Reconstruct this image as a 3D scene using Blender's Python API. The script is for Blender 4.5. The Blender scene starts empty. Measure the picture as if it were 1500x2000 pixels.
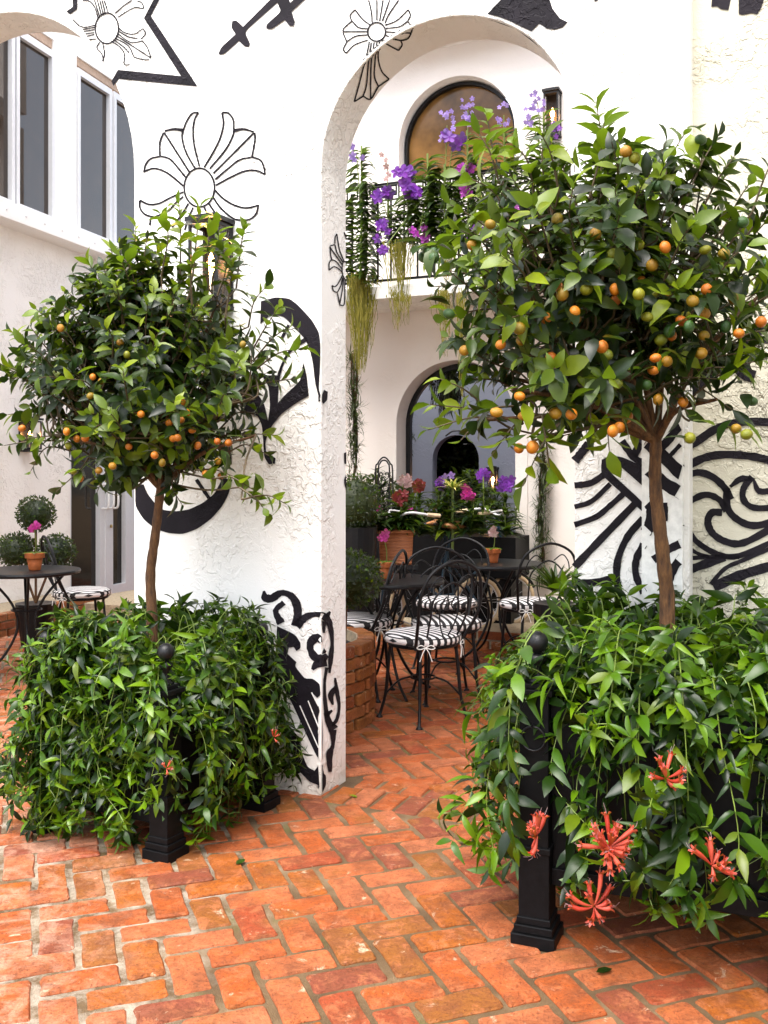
import bpy, bmesh, math, random
import numpy as np
from math import sin, cos, pi, radians as R
from mathutils import Vector as V, Matrix, Quaternion
from mathutils.geometry import tessellate_polygon
random.seed(7); rnd = random.Random(11)
sc = bpy.context.scene; COL = sc.collection
# ------------------------------------------------------------ camera, sky, sun, exposure
cam = bpy.data.cameras.new('camera'); cam.sensor_fit = 'VERTICAL'; cam.sensor_height = 24; cam.lens = 22.8
cam.shift_y = -0.0375; cam.clip_start = .05; cam.clip_end = 300
co = bpy.data.objects.new('camera', cam); COL.objects.link(co)
co.location = (0, 0, 1.4); co.rotation_euler = (R(90), 0, 0); sc.camera = co
SUN_EL, SUN_AZ = R(64), R(-152)          # azimuth measured from +Y clockwise: light comes from behind the camera, left
w = bpy.data.worlds.new('World'); sc.world = w; w.use_nodes = True
nt = w.node_tree; bg = nt.nodes['Background']
sky = nt.nodes.new('ShaderNodeTexSky'); sky.sky_type = 'NISHITA'; sky.sun_disc = False
sky.sun_elevation = SUN_EL; sky.sun_rotation = SUN_AZ; sky.dust_density = 3; sky.ozone_density = 1; sky.air_density = 1
hs = nt.nodes.new('ShaderNodeHueSaturation'); hs.inputs['Saturation'].default_value = .45      # thin high cloud whitens the sky
nt.links.new(sky.outputs[0], hs.inputs['Color']); nt.links.new(hs.outputs[0], bg.inputs[0]); bg.inputs[1].default_value = .15
sl = bpy.data.lights.new('sun', 'SUN'); sl.energy = 1.15; sl.angle = R(40); sl.color = (1, .95, .88)
so = bpy.data.objects.new('sun', sl); COL.objects.link(so); so.location = (0, 0, 9)
sd = V((sin(SUN_AZ) * cos(SUN_EL), cos(SUN_AZ) * cos(SUN_EL), sin(SUN_EL)))
so.rotation_euler = sd.to_track_quat('Z', 'Y').to_euler()
sc.view_settings.view_transform = 'Standard'; sc.view_settings.look = 'None'
sc.view_settings.exposure = 2.12; sc.view_settings.gamma = 1; sc.view_settings.use_curve_mapping = False
try:
    sc.cycles.max_bounces = 8; sc.cycles.diffuse_bounces = 5; sc.cycles.transparent_max_bounces = 12
    sc.cycles.sample_clamp_indirect = 6; sc.cycles.caustics_reflective = False; sc.cycles.caustics_refractive = False
except Exception: pass

# ------------------------------------------------------------ helpers
def xn(px): return (px - 750) / 1900
def at(px, py, Y): return V((xn(px) * Y, Y, 1.4 + (925 - py) * Y / 1900))
def gnd(px, py):
    Y = 2660 / (py - 925); return V((xn(px) * Y, Y, 0))
def tag(o, label=None, cat=None, group=None, kind=None):
    for k, v in (('label', label), ('category', cat), ('group', group), ('kind', kind)):
        if v: o[k] = v
    return o
def empty(name, loc=(0, 0, 0), rz=0, label=None, cat=None, group=None):
    o = bpy.data.objects.new(name, None); COL.objects.link(o); o.location = loc; o.rotation_euler = (0, 0, rz)
    o.empty_display_size = .05
    return tag(o, label, cat, group)
def link(name, me, parent=None, mat=None):
    o = bpy.data.objects.new(name, me); COL.objects.link(o)
    if parent: o.parent = parent
    return o
def copy_tree(o, parent=None):
    c = o.copy(); COL.objects.link(c); c.parent = parent
    for ch in list(o.children): copy_tree(ch, c)
    return c
class MB:
    def __init__(s): s.v = []; s.f = []; s.m = []; s.mi = 0
    def add(s, vs, fs):
        b = len(s.v); s.v += [tuple(p) for p in vs]; s.f += [tuple(i + b for i in f) for f in fs]; s.m += [s.mi] * len(fs); return s
    def box(s, c, d, rz=0, M=None, taper=1.0):
        x, y, z = d[0] / 2, d[1] / 2, d[2] / 2; vs = []
        for k, zz in ((taper if taper < 1 else 1, -z), (1 if taper < 1 else 1 / taper, z)):
            for a, b in ((-x, -y), (x, -y), (x, y), (-x, y)): vs.append(V((a * k, b * k, zz)))
        q = M if M else Matrix.Rotation(rz, 3, 'Z')
        vs = [q @ p + V(c) for p in vs]
        return s.add(vs, [(0, 3, 2, 1), (4, 5, 6, 7), (0, 1, 5, 4), (1, 2, 6, 5), (2, 3, 7, 6), (3, 0, 4, 7)])
    def tube(s, pts, r, n=6, closed=False, cap=True):
        pts = [V(p) for p in pts]; N = len(pts)
        rr = r if isinstance(r, (list, tuple)) else [r] * N
        vs = []; up = None
        for i, p in enumerate(pts):
            if closed: d = pts[(i + 1) % N] - pts[i - 1]
            else: d = pts[min(i + 1, N - 1)] - pts[max(i - 1, 0)]
            if d.length < 1e-9: d = V((0, 0, 1))
            d.normalize()
            if up is None: up = V((0, 0, 1)) if abs(d.z) < .9 else V((1, 0, 0))
            a = d.cross(up)
            if a.length < 1e-6: a = d.cross(V((.3, .7, .1)))
            a.normalize(); up = a.cross(d).normalized()
            for k in range(n):
                t = 2 * pi * k / n; vs.append(p + (a * cos(t) + up * sin(t)) * rr[i])
        fs = []
        for i in range(N if closed else N - 1):
            j = (i + 1) % N
            for k in range(n):
                l = (k + 1) % n; fs.append((i * n + k, i * n + l, j * n + l, j * n + k))
        if cap and not closed: fs += [tuple(range(n)), tuple(range((N - 1) * n + n - 1, (N - 1) * n - 1, -1))]
        return s.add(vs, fs)
    def lathe(s, prof, c=(0, 0, 0), n=20, M=None):
        vs = []; c = V(c)
        for r, z in prof:
            for k in range(n):
                t = 2 * pi * k / n; p = V((r * cos(t), r * sin(t), z)); vs.append((M @ p if M else p) + c)
        fs = []
        for i in range(len(prof) - 1):
            for k in range(n):
                l = (k + 1) % n; fs.append((i * n + k, i * n + l, (i + 1) * n + l, (i + 1) * n + k))
        fs += [tuple(range(n - 1, -1, -1)), tuple(range((len(prof) - 1) * n, len(prof) * n))]
        return s.add(vs, fs)
    def ball(s, c, r, n=10, sq=1.0):
        return s.lathe([(max(r * sin(pi * i / n), .0004), -r * cos(pi * i / n) * sq) for i in range(n + 1)], c, n + 4)
    def build(s, name, mats, parent=None, smooth=False, local=False, bevel=0, kind=None, label=None):
        me = bpy.data.meshes.new(name)
        off = V((0, 0, 0))
        if parent and not local:
            off = parent.matrix_world.translation.copy() if parent.parent is None else V((0, 0, 0))
            q = parent
            off = V((0, 0, 0))
            while q: off += q.location; q = q.parent
        a = np.array(s.v, dtype=float).reshape(-1, 3) - np.array(off)
        me.from_pydata(a.tolist(), [], s.f)
        mats = mats if isinstance(mats, (list, tuple)) else [mats]
        for m in mats: me.materials.append(m)
        if len(mats) > 1: me.polygons.foreach_set('material_index', s.m)
        if bevel:
            bm = bmesh.new(); bm.from_mesh(me)
            bmesh.ops.remove_doubles(bm, verts=bm.verts, dist=1e-5)
            es = [e for e in bm.edges if len(e.link_faces) == 2 and e.calc_face_angle(0) > .5]
            bmesh.ops.bevel(bm, geom=es, offset=bevel, segments=2, profile=.5, affect='EDGES', clamp_overlap=True)
            bm.to_mesh(me); bm.free()
        if smooth: me.polygons.foreach_set('use_smooth', [True] * len(me.polygons))
        me.update()
        o = link(name, me, parent)
        return tag(o, label, None, None, kind)
def bez(p, n=8):
    """smooth curve through points (Catmull-Rom)"""
    p = [V(q) for q in p]; out = []
    for i in range(len(p) - 1):
        a = p[i - 1] if i else p[0] * 2 - p[1]; b = p[i]; c = p[i + 1]; d = p[i + 2] if i + 2 < len(p) else p[-1] * 2 - p[-2]
        for k in range(n):
            t = k / n
            out.append(.5 * ((2 * b) + (c - a) * t + (2 * a - 5 * b + 4 * c - d) * t * t + (3 * b - a - 3 * c + d) * t ** 3))
    out.append(p[-1]); return out

# ------------------------------------------------------------ materials
class NT:
    def __init__(s, name):
        s.mat = bpy.data.materials.new(name); s.mat.use_nodes = True; s.t = s.mat.node_tree; s.b = s.t.nodes['Principled BSDF']
    def n(s, typ, ins=None, **kw):
        o = s.t.nodes.new('ShaderNode' + typ)
        for k, v in kw.items(): setattr(o, k, v)
        for k, v in (ins or {}).items(): s.set(o.inputs[k], v)
        return o
    def set(s, i, v):
        if isinstance(v, bpy.types.NodeSocket): s.t.links.new(v, i)
        elif hasattr(v, 'outputs'): s.t.links.new(v.outputs[0], i)
        else: i.default_value = v
    def ramp(s, fac, stops, interp='LINEAR'):
        o = s.t.nodes.new('ShaderNodeValToRGB'); e = o.color_ramp.elements; o.color_ramp.interpolation = interp
        while len(e) < len(stops): e.new(.5)
        for k, (p, c) in enumerate(stops):
            e[k].position = p; e[k].color = (c[0], c[1], c[2], 1) if isinstance(c, (tuple, list)) else (c, c, c, 1)
        s.set(o.inputs[0], fac); return o
    def mix(s, f, a, b, mode='MIX'):
        o = s.t.nodes.new('ShaderNodeMix'); o.data_type = 'RGBA'; o.blend_type = mode
        s.set(o.inputs['Factor'], f)
        for k, v in ((6, a), (7, b)): s.set(o.inputs[k], (*v, 1) if isinstance(v, tuple) and len(v) == 3 else v)
        return o.outputs[2]
    def noise(s, scale, detail=4, rough=.5, vec=None, dist=0):
        o = s.n('TexNoise', {'Scale': scale, 'Detail': detail, 'Roughness': rough, 'Distortion': dist})
        if vec is not None: s.set(o.inputs['Vector'], vec)
        return o.outputs[0]
    def math(s, op, a, b=0.0):
        o = s.n('Math', operation=op); s.set(o.inputs[0], a); s.set(o.inputs[1], b); return o.outputs[0]
    def bump(s, h, dist=.002, strength=1.0, prev=None):
        o = s.n('Bump', {'Height': h, 'Distance': dist, 'Strength': strength})
        if prev is not None: s.set(o.inputs['Normal'], prev)
        return o.outputs[0]
    def p(s, **kw):
        names = dict(c='Base Color', r='Roughness', nrm='Normal', metal='Metallic', spec='Specular IOR Level', em='Emission Color', es='Emission Strength', tr='Transmission Weight', ior='IOR', coat='Coat Weight', sheen='Sheen Weight')
        for k, v in kw.items():
            if isinstance(v, tuple) and len(v) == 3: v = (*v, 1)
            s.set(s.b.inputs[names[k]], v)
        return s.mat
def simple(name, c, r=.5, metal=0, noise=.15, sc_=30, bump=0, spec=.5):
    k = NT(name); pos = k.n('NewGeometry').outputs['Position']
    n = k.noise(sc_, 4, .6, pos)
    lo = tuple(x * (1 - noise) for x in c); hi = tuple(min(1, x * (1 + noise)) for x in c)
    col = k.ramp(n, [(.3, lo), (.7, hi)]).outputs[0]
    kw = dict(c=col, r=r, metal=metal, spec=spec)
    if bump: kw['nrm'] = k.bump(k.noise(sc_ * 3, 3, .6, pos), bump)
    return k.p(**kw)
def stucco_bump(k, amp=1.0):
    pos = k.n('NewGeometry').outputs['Position']
    big = k.noise(2.2, 2, .5, pos)
    a = k.noise(24, 3, .55, pos, .6)
    pl = k.ramp(a, [(.50, 0.0), (.56, 1.0)]).outputs[0]            # trowelled plaster lumps with crisp edges
    b = k.noise(9, 4, .6, pos, 1.5)
    rid = k.ramp(b, [(.46, 0.0), (.50, 1.0), (.535, .25)]).outputs[0]
    den = k.ramp(big, [(.40, .04), (.60, 1.0)]).outputs[0]
    h = k.math('MULTIPLY', k.math('ADD', pl, k.math('MULTIPLY', rid, .5)), den)
    h = k.math('ADD', h, k.math('MULTIPLY', k.noise(160, 2, .6, pos), .18))
    return k.bump(h, .0045 * amp, 1.0), pos, big
def stucco(name, c, amp=1.0, rough=.85):
    k = NT(name); nb, pos, big = stucco_bump(k, amp)
    st = k.noise(1.1, 5, .65, pos)
    col = k.mix(k.ramp(st, [(.35, 0), (.75, .35)]).outputs[0], c, (c[0] * .93, c[1] * .88, c[2] * .80))
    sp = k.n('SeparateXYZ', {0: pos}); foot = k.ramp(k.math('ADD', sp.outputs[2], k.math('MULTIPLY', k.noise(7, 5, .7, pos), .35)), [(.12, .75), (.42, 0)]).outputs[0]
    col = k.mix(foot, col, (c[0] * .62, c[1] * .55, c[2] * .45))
    dirt = k.ramp(k.noise(5, 6, .7, pos), [(.6, 0), (.85, .22)]).outputs[0]
    col = k.mix(dirt, col, (c[0] * .75, c[1] * .7, c[2] * .6))
    return k.p(c=col, r=rough, nrm=nb, spec=.3)
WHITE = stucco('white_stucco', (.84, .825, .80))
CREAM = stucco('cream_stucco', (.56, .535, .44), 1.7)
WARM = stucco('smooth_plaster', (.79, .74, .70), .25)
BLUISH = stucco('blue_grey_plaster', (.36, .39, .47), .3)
def _paint():
    k = NT('black_paint'); nb, pos, big = stucco_bump(k, .8)
    col = k.ramp(k.noise(6, 4, .6, pos), [(.3, (.006, .005, .007)), (.8, (.018, .014, .02))]).outputs[0]
    return k.p(c=col, r=.7, nrm=nb, spec=.14)
PAINT = _paint()
WPAINT = simple('white_paint', (.8, .79, .76), .5)
IRON = simple('black_iron', (.005, .005, .006), .42, .0, .3, 60, .0006, .3)
BOXM = simple('black_powder_coat', (.003, .003, .0035), .5, 0, .4, 40, .0005, .14)
ALU = simple('white_aluminium', (.62, .62, .63), .35, 0, .03)
PVC = simple('white_window_frame', (.8, .79, .77), .4, 0, .02)
TERRA = simple('terracotta', (.32, .08, .014), .75, 0, .18, 40, .001)
TERRA2 = simple('mortar_pointing', (.30, .24, .16), .95, 0, .3, 40, .003)
SOIL = simple('soil', (.010, .006, .004), .95, 0, .5, 60, .004)
def _glass(name, c, r=.03):
    k = NT(name); pos = k.n('NewGeometry').outputs['Position']
    return k.p(c=k.ramp(k.noise(1.6, 4, .6, pos, 2), [(.3, tuple(x * .5 for x in c)), (.7, c)]).outputs[0], r=r, spec=.5, ior=1.45, coat=.25)
GLASS = _glass('dark_window_glass', (.035, .022, .014))
DGLASS = simple('dark_door_glass', (.012, .009, .006), .06, 0, .4, 3, 0, .35)
GLASSB = simple('brown_window_glass', (.15, .075, .022), .12, 0, .75, 2.2, 0, .25)
def _pane():
    k = NT('clear_lantern_glass'); return k.p(c=(.9, .9, .88), r=.02, tr=1.0, ior=1.2)
PANE = _pane()
def _em(name, c, s):
    k = NT(name); return k.p(c=(.8, .5, .3), em=c, es=s)
BULB = _em('lit_bulb', (1, .42, .12), 14)
FLOOR_N = None
def _brick(name, wall=False):
    k = NT(name); oi = k.n('ObjectInfo'); g = k.n('NewGeometry'); pos = g.outputs['Position']
    rv = k.math('FRACT', k.math('ADD', oi.outputs['Random'], g.outputs['Random Per Island']))
    base = k.ramp(rv, [(0, (.31, .065, .011)), (.14, (.37, .100, .032)), (.28, (.24, .040, .013)), (.40, (.38, .120, .052)), (.52, (.28, .075, .006)),
                       (.64, (.17, .042, .024)), (.74, (.33, .075, .018)), (.84, (.20, .072, .012)), (.92, (.36, .105, .04)), (1, (.13, .045, .022))], 'CONSTANT').outputs[0]
    if wall: base = k.ramp(rv, [(0, (.28, .085, .02)), (.25, (.32, .12, .035)), (.5, (.22, .055, .015)), (.75, (.30, .11, .025)), (1, (.19, .08, .022))], 'CONSTANT').outputs[0]
    cl = k.noise(9, 5, .65, pos)
    if not wall: base = k.mix(.12, base, (.35, .09, .025))
    col = k.mix(k.ramp(cl, [(.42, 0), (.66, .75)]).outputs[0], base, (.14, .045, .018))
    col = k.mix(k.ramp(k.noise(13, 6, .75, pos, .5), [(.50, 0), (.60, .55)]).outputs[0], col, (.40, .135, .055))
    col = k.mix(k.ramp(k.noise(4, 5, .7, pos), [(.55, 0), (.68, .6)]).outputs[0], col, (.20, .075, .012))
    white = k.ramp(k.noise(11, 7, .72, pos, .8), [(.62, 0), (.68, .8)]).outputs[0]
    col = k.mix(white, col, (.52, .38, .26))
    if not wall:                                  # glare on the left of the forecourt painted as pale wash, plus some whitewash
        sx_ = k.n('SeparateXYZ', {0: pos}); glare_wash = k.ramp(k.math('ADD', k.math('MULTIPLY', sx_.outputs[0], -.55), k.math('MULTIPLY', sx_.outputs[1], -.12)), [(-.0, 0), (.25, .55)]).outputs[0]
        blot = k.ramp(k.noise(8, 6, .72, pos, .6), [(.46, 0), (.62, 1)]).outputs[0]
        col = k.mix(k.math('MULTIPLY', glare_wash, blot), col, (.50, .30, .21))
    grit = k.ramp(k.noise(70, 6, .8, pos), [(.38, .45), (.5, 0), (.62, 0), (.72, .35)]).outputs[0]
    col = k.mix(grit, col, k.mix(k.ramp(k.noise(70, 6, .8, pos), [(.5, 0), (.51, 1)]).outputs[0], (.10, .03, .012), (.50, .26, .15)))
    sp = k.ramp(k.noise(150, 2, .6, pos), [(.30, .8), (.40, 0)]).outputs[0]
    col = k.mix(sp, col, (.12, .03, .015))
    rr = k.ramp(k.noise(7, 4, .6, pos), [(.35, .5), (.7, .85)]).outputs[0]
    h = k.math('ADD', k.noise(45, 6, .75, pos), k.math('MULTIPLY', k.ramp(k.noise(130, 3, .6, pos), [(.3, 0), (.45, 1)]).outputs[0], .5))
    return k.p(c=col, r=rr, spec=.25, nrm=k.bump(h, .005, .9))
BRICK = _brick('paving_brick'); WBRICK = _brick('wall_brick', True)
def _mortar():
    k = NT('sandy_mortar'); pos = k.n('NewGeometry').outputs['Position']
    col = k.ramp(k.noise(4, 5, .6, pos), [(.3, (.06, .032, .010)), (.5, (.12, .070, .028)), (.7, (.21, .14, .075))]).outputs[0]
    moss = k.ramp(k.noise(3.2, 4, .6, pos, .3), [(.60, 0), (.68, .6)]).outputs[0]
    col = k.mix(moss, col, (.11, .10, .02))
    # pale lime bloom and spilt whitewash to the left of the forecourt
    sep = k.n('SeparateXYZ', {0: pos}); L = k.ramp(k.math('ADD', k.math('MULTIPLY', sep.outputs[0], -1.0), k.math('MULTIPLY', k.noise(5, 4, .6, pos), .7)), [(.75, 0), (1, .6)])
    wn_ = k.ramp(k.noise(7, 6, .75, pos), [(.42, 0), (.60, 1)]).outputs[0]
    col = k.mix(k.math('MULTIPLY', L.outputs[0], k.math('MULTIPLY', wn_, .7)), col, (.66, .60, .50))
    h = k.math('ADD', k.noise(60, 5, .75, pos), k.noise(300, 2, .5, pos))
    return k.p(c=col, r=.9, nrm=k.bump(h, .006, 1.0))
MORTAR = _mortar()
def _leafm(name, stops, rough=.32, trans=.25, spec=.5):
    k = NT(name); oi = k.n('ObjectInfo'); g = k.n('NewGeometry')
    rv = k.math('FRACT', k.math('ADD', oi.outputs['Random'], g.outputs['Random Per Island']))
    col = k.ramp(rv, stops).outputs[0]
    tc = k.n('TexCoord')
    vein = k.noise(18, 3, .6, g.outputs['Position'])
    col = k.mix(k.ramp(vein, [(.35, .25), (.65, 0)]).outputs[0], col, tuple(x * .55 for x in stops[0][1]))
    k.p(c=col, r=rough, spec=spec)
    tl = k.n('BsdfTranslucent'); k.set(tl.inputs[0], k.mix(.5, col, (.25, .42, .02)))
    ms = k.n('MixShader'); ms.inputs[0].default_value = trans
    k.t.links.new(k.b.outputs[0], ms.inputs[1]); k.t.links.new(tl.outputs[0], ms.inputs[2])
    k.t.links.new(ms.outputs[0], k.t.nodes['Material Output'].inputs[0]); return k.mat
LEAF_D = _leafm('dark_citrus_leaf', [(0, (.003, .009, .0015)), (.5, (.008, .022, .002)), (.85, (.022, .046, .003)), (1, (.06, .09, .003))], .38, .10, .3)
LEAF_L = _leafm('young_citrus_leaf', [(0, (.045, .080, .002)), (.5, (.10, .155, .003)), (1, (.20, .25, .004))], .38, .3, .35)
VINE_D = _leafm('dark_vine_leaf', [(0, (.003, .010, .0015)), (.45, (.009, .028, .002)), (.85, (.030, .075, .003)), (1, (.09, .12, .004))], .34, .10, .28)
VINE_L = _leafm('young_vine_leaf', [(0, (.035, .095, .002)), (.5, (.075, .16, .003)), (1, (.14, .24, .004))], .34, .28, .4)
BOXW = _leafm('boxwood_leaf', [(0, (.006, .014, .003)), (.6, (.014, .026, .005)), (1, (.04, .055, .01))], .5)
ORCHL = _leafm('orchid_leaf', [(0, (.010, .026, .003)), (.6, (.03, .062, .005)), (1, (.08, .13, .01))], .45)
TILL = _leafm('air_plant_leaf', [(0, (.025, .030, .014)), (.6, (.05, .06, .03)), (1, (.10, .12, .06))], .7)
MOSS = _leafm('hanging_moss', [(0, (.11, .10, .006)), (.6, (.22, .19, .012)), (1, (.32, .27, .05))], .8, .3)
STEM = simple('green_stem', (.14, .20, .03), .5)
TWIG = simple('green_brown_twig', (.060, .038, .014), .7)
BARK = NT('bark')
_p = BARK.n('NewGeometry').outputs['Position']; _m = BARK.n('Mapping', {0: _p}); _m.inputs['Scale'].default_value = (1, 1, .25)
_nn = BARK.noise(60, 5, .7, _m.outputs[0])
BARK = BARK.p(c=BARK.ramp(_nn, [(.3, (.025, .010, .004)), (.52, (.10, .042, .012)), (.75, (.20, .095, .030))]).outputs[0], r=.8, nrm=BARK.bump(_nn, .010))
def fruitm(name, a, b):
    k = NT(name); oi = k.n('ObjectInfo'); pos = k.n('NewGeometry').outputs['Position']
    col = k.ramp(k.math('ADD', k.math('MULTIPLY', k.noise(14, 3, .6, pos), .8), k.math('MULTIPLY', oi.outputs['Random'], .3)), [(.3, a), (.8, b)]).outputs[0]
    return k.p(c=col, r=.42, spec=.45, nrm=k.bump(k.noise(400, 3, .6, pos), .0016))
FRO = fruitm('orange_fruit', (.36, .085, .003), (.48, .17, .005)); FRY = fruitm('yellow_green_fruit', (.14, .12, .004), (.36, .15, .005)); FRG = fruitm('green_fruit', (.010, .04, .008), (.03, .08, .01)); FRL = fruitm('lime_fruit', (.09, .12, .005), (.24, .22, .006))
def petal(name, a, b): return _leafm(name, [(0, a), (1, b)], .5, .3)
CORAL = petal('coral_petal', (.42, .025, .012), (.62, .10, .06)); PURP = petal('purple_petal', (.10, .004, .26), (.22, .015, .42)); MAG = petal('magenta_petal', (.34, .004, .14), (.55, .015, .32)); VIOM = petal('red_violet_petal', (.26, .008, .28), (.42, .02, .42)); LAV = petal('lavender_petal', (.20, .10, .45), (.36, .22, .58)); RED = petal('red_petal', (.14, .002, .008), (.26, .004, .02)); PINK = petal('pale_pink_petal', (.42, .20, .22), (.6, .42, .42)); YEL = petal('yellow_petal', (.7, .6, .08), (.8, .75, .3))
def _stripe():
    k = NT('black_white_stripes'); tc = k.n('TexCoord'); sp = k.n('SeparateXYZ', {0: tc.outputs['Object']})
    f = k.math('FRACT', k.math('ADD', k.math('MULTIPLY', sp.outputs[0], 24.0), .25))
    col = k.ramp(f, [(0, (.78, .75, .74)), (.5, (.012, .011, .012))], 'CONSTANT').outputs[0]
    pos = k.n('NewGeometry').outputs['Position']
    return k.p(c=col, r=.8, nrm=k.bump(k.noise(500, 2, .5, pos), .0008))
STRIPE = _stripe()
def _wicker():
    k = NT('wicker'); tc = k.n('TexCoord'); wv = k.n('TexWave', {'Vector': tc.outputs['Object'], 'Scale': 28.0, 'Distortion': 2.0}); wv.bands_direction = 'Z'
    return k.p(c=k.ramp(wv.outputs[0], [(.2, (.20, .05, .015)), (.7, (.48, .16, .045))]).outputs[0], r=.55, nrm=k.bump(wv.outputs[0], .004))
WICKER = _wicker()
TYRE = simple('cream_tyre', (.55, .42, .26), .6); GRIP = simple('tan_leather', (.50, .22, .08), .5); BLUE = simple('blue_enamel', (.012, .045, .075), .35)
# ------------------------------------------------------------ the walls
TH = R(24); UX = V((cos(TH), -sin(TH), 0)); NX = V((-sin(TH), -cos(TH), 0))   # along the walls, and out of them towards the forecourt
P0 = V((-.2725, 4.209, 0)); PB = V((.656, 8.9, 0))
def W(t, z, n=0.0): return P0 + UX * t + NX * n + V((0, 0, z))
def B(t, z, n=0.0): return PB + UX * t + NX * n + V((0, 0, z))
def tof(px, n=0.0, O=P0):
    q = O + NX * n; x = xn(px); return (x * q.y - q.x) / (UX.x - x * UX.y)
def zof(px, py, n=0.0, O=P0):
    q = O + NX * n + UX * tof(px, n, O); return 1.4 + (925 - py) * q.y / 1900
AW, ASP = 1.105, 2.715            # middle archway: width, height of the springing line
def arch_pts(t0, t1, sp, n=28, base=0.0):
    r = (t1 - t0) / 2; c = (t0 + t1) / 2
    return [(t0, base)] + [(c - r * cos(pi * k / n), sp + r * sin(pi * k / n)) for k in range(n + 1)] + [(t1, base)]
def slab(F, outline, n0, n1, holes=()):
    """a plate in a wall plane from an outline (with holes) between depths n0 and n1"""
    mb = MB(); loops = [outline] + list(holes)
    tri = tessellate_polygon([[V((a, b, 0)) for a, b in l] for l in loops]); flat = [p for l in loops for p in l]; N = len(flat)
    fs = []
    for t in tri:
        a, b, c = [V(flat[i]).to_2d() if False else V((flat[i][0], flat[i][1])) for i in t]
        if (b - a).cross(c - a) < 0: t = (t[0], t[2], t[1])
        fs.append(tuple(t)); fs.append((t[2] + N, t[1] + N, t[0] + N))
    k = 0
    for l in loops:
        m = len(l)
        for i in range(m): j = (i + 1) % m; fs.append((k + i, k + i + N, k + j + N, k + j))
        k += m
    mb.add([F(a, b, n0) for a, b in flat] + [F(a, b, n1) for a, b in flat], fs)
    return mb
def fixn(o):
    bm = bmesh.new(); bm.from_mesh(o.data); bmesh.ops.remove_doubles(bm, verts=bm.verts, dist=1e-5); bmesh.ops.recalc_face_normals(bm, faces=bm.faces)
    bm.to_mesh(o.data); bm.free(); return o
wall = empty('archway_wall', W(0, 0), 0, 'white stucco wall with the tall open archway in the middle and black painted ornaments', 'wall')
T_PIL = tof(1257); T_END = tof(1333, .04)
ol = [(-3.6, -.05), (-3.6, 6.4), (T_END + .02, 6.4), (T_END + .02, -.05)] + arch_pts(0, AW, ASP, 32, -.05)[::-1] + arch_pts(-2.84, -1.0, 2.83, 32, -.05)[::-1]
o = fixn(slab(W, ol, 0, -.245).build('plaster', WHITE, wall))
bm = bmesh.new(); bm.from_mesh(o.data)
es = [e for e in bm.edges if len(e.link_faces) == 2 and e.calc_face_angle(0) > 1.0]
bmesh.ops.bevel(bm, geom=es, offset=.005, segments=2, profile=.5, affect='EDGES'); bm.to_mesh(o.data); bm.free()
# pilaster at the right end of the wall, fluted on its upper part
p = MB(); pw = T_END - T_PIL
p.add([W(T_PIL, -.05, .001), W(T_PIL, -.05, .04), W(T_END, -.05, .04), W(T_END, -.05, -.24), W(T_PIL, 6.4, .001), W(T_PIL, 6.4, .04), W(T_END, 6.4, .04), W(T_END, 6.4, -.24)],
      [(0, 1, 5, 4), (1, 2, 6, 5), (2, 3, 7, 6), (4, 5, 6, 7)])
p.build('pilaster', WPAINT, wall)
p = MB()
for k in range(5):
    t = T_PIL + .020 + k * .018
    p.tube([W(t, 1.9, .0405), W(t, 6.39, .0405)], .0075, 6)
p.build('fluting', WPAINT, wall)
p = MB(); p.box(W((T_PIL + T_END) / 2, .09, .05), (pw + .03, .03, .18), -TH); p.build('pilaster_base', WPAINT, wall, bevel=.006)
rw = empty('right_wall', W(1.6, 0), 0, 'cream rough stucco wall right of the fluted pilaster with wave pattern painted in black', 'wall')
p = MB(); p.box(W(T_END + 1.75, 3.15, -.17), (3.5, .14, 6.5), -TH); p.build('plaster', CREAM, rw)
p = MB(); p.box((2.15, 0.1, 3.15), (.3, 4.6, 6.5)); p.build('unseen_side_blocker', CREAM, rw)  # unseen wall added to block sky light from the right of the forecourt
# ------------------------------------------------------------ murals: flat paint following the wall, its corner, the arch reveal
ORG = V((0, 0, 1.4))
def ray(px, py): return V((xn(px), 1, (925 - py) / 1900))
def hitplane(d, P, N): return ORG + d * ((P - ORG).dot(N) / d.dot(N))
ac = AW / 2; ar = AW / 2
def front(px, py, n=.003, clamp=True):
    q = hitplane(ray(px, py), P0 + NX * n, NX); t = (q - P0).dot(UX); z = q.z
    if clamp and 0 < t < AW:
        if z > ASP:
            d = math.hypot(t - ac, z - ASP)
            if d < ar + .012: k = (ar + .012) / max(d, .01); t = ac + (t - ac) * k; z = ASP + (z - ASP) * k
        elif t < ac: t = -.012
    return W(t, z, n)
def inside(px, py):
    q = hitplane(ray(px, py), P0, NX); t = (q - P0).dot(UX)
    return 0 < t < AW and (q.z < ASP or math.hypot(t - ac, q.z - ASP) < ar)
def reveal(px, py, n=.003):
    d = ray(px, py); q = hitplane(d, P0 + UX * n, UX); m = (q - P0).dot(NX)
    if q.z <= ASP: return W(n, q.z, min(max(m, -.243), -.004))
    # arch soffit: march the ray to the half cylinder
    o_ = ORG - P0; a_, b_ = o_.dot(UX) - ac, ORG.z - ASP; da, db = d.dot(UX), d.z; r = ar - n
    A, Bq, C = da * da + db * db, 2 * (a_ * da + b_ * db), a_ * a_ + b_ * b_ - r * r
    s = (-Bq + math.sqrt(max(Bq * Bq - 4 * A * C, 0))) / (2 * A)
    q = ORG + d * s; m = (q - P0).dot(NX); t = (q - P0).dot(UX); return W(t, q.z, min(max(m, -.243), -.012))
def pier(px, py, n=.003):
    if px < 1257: return front(px, py, n)
    if px < 1333: return hitplane(ray(px, py), P0 + NX * (.04 + n), NX)
    return hitplane(ray(px, py), P0 + NX * (-.10 + n), NX)
def auto(px, py, n=.003): return reveal(px, py, n) if inside(px, py) else front(px, py, n)
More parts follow.
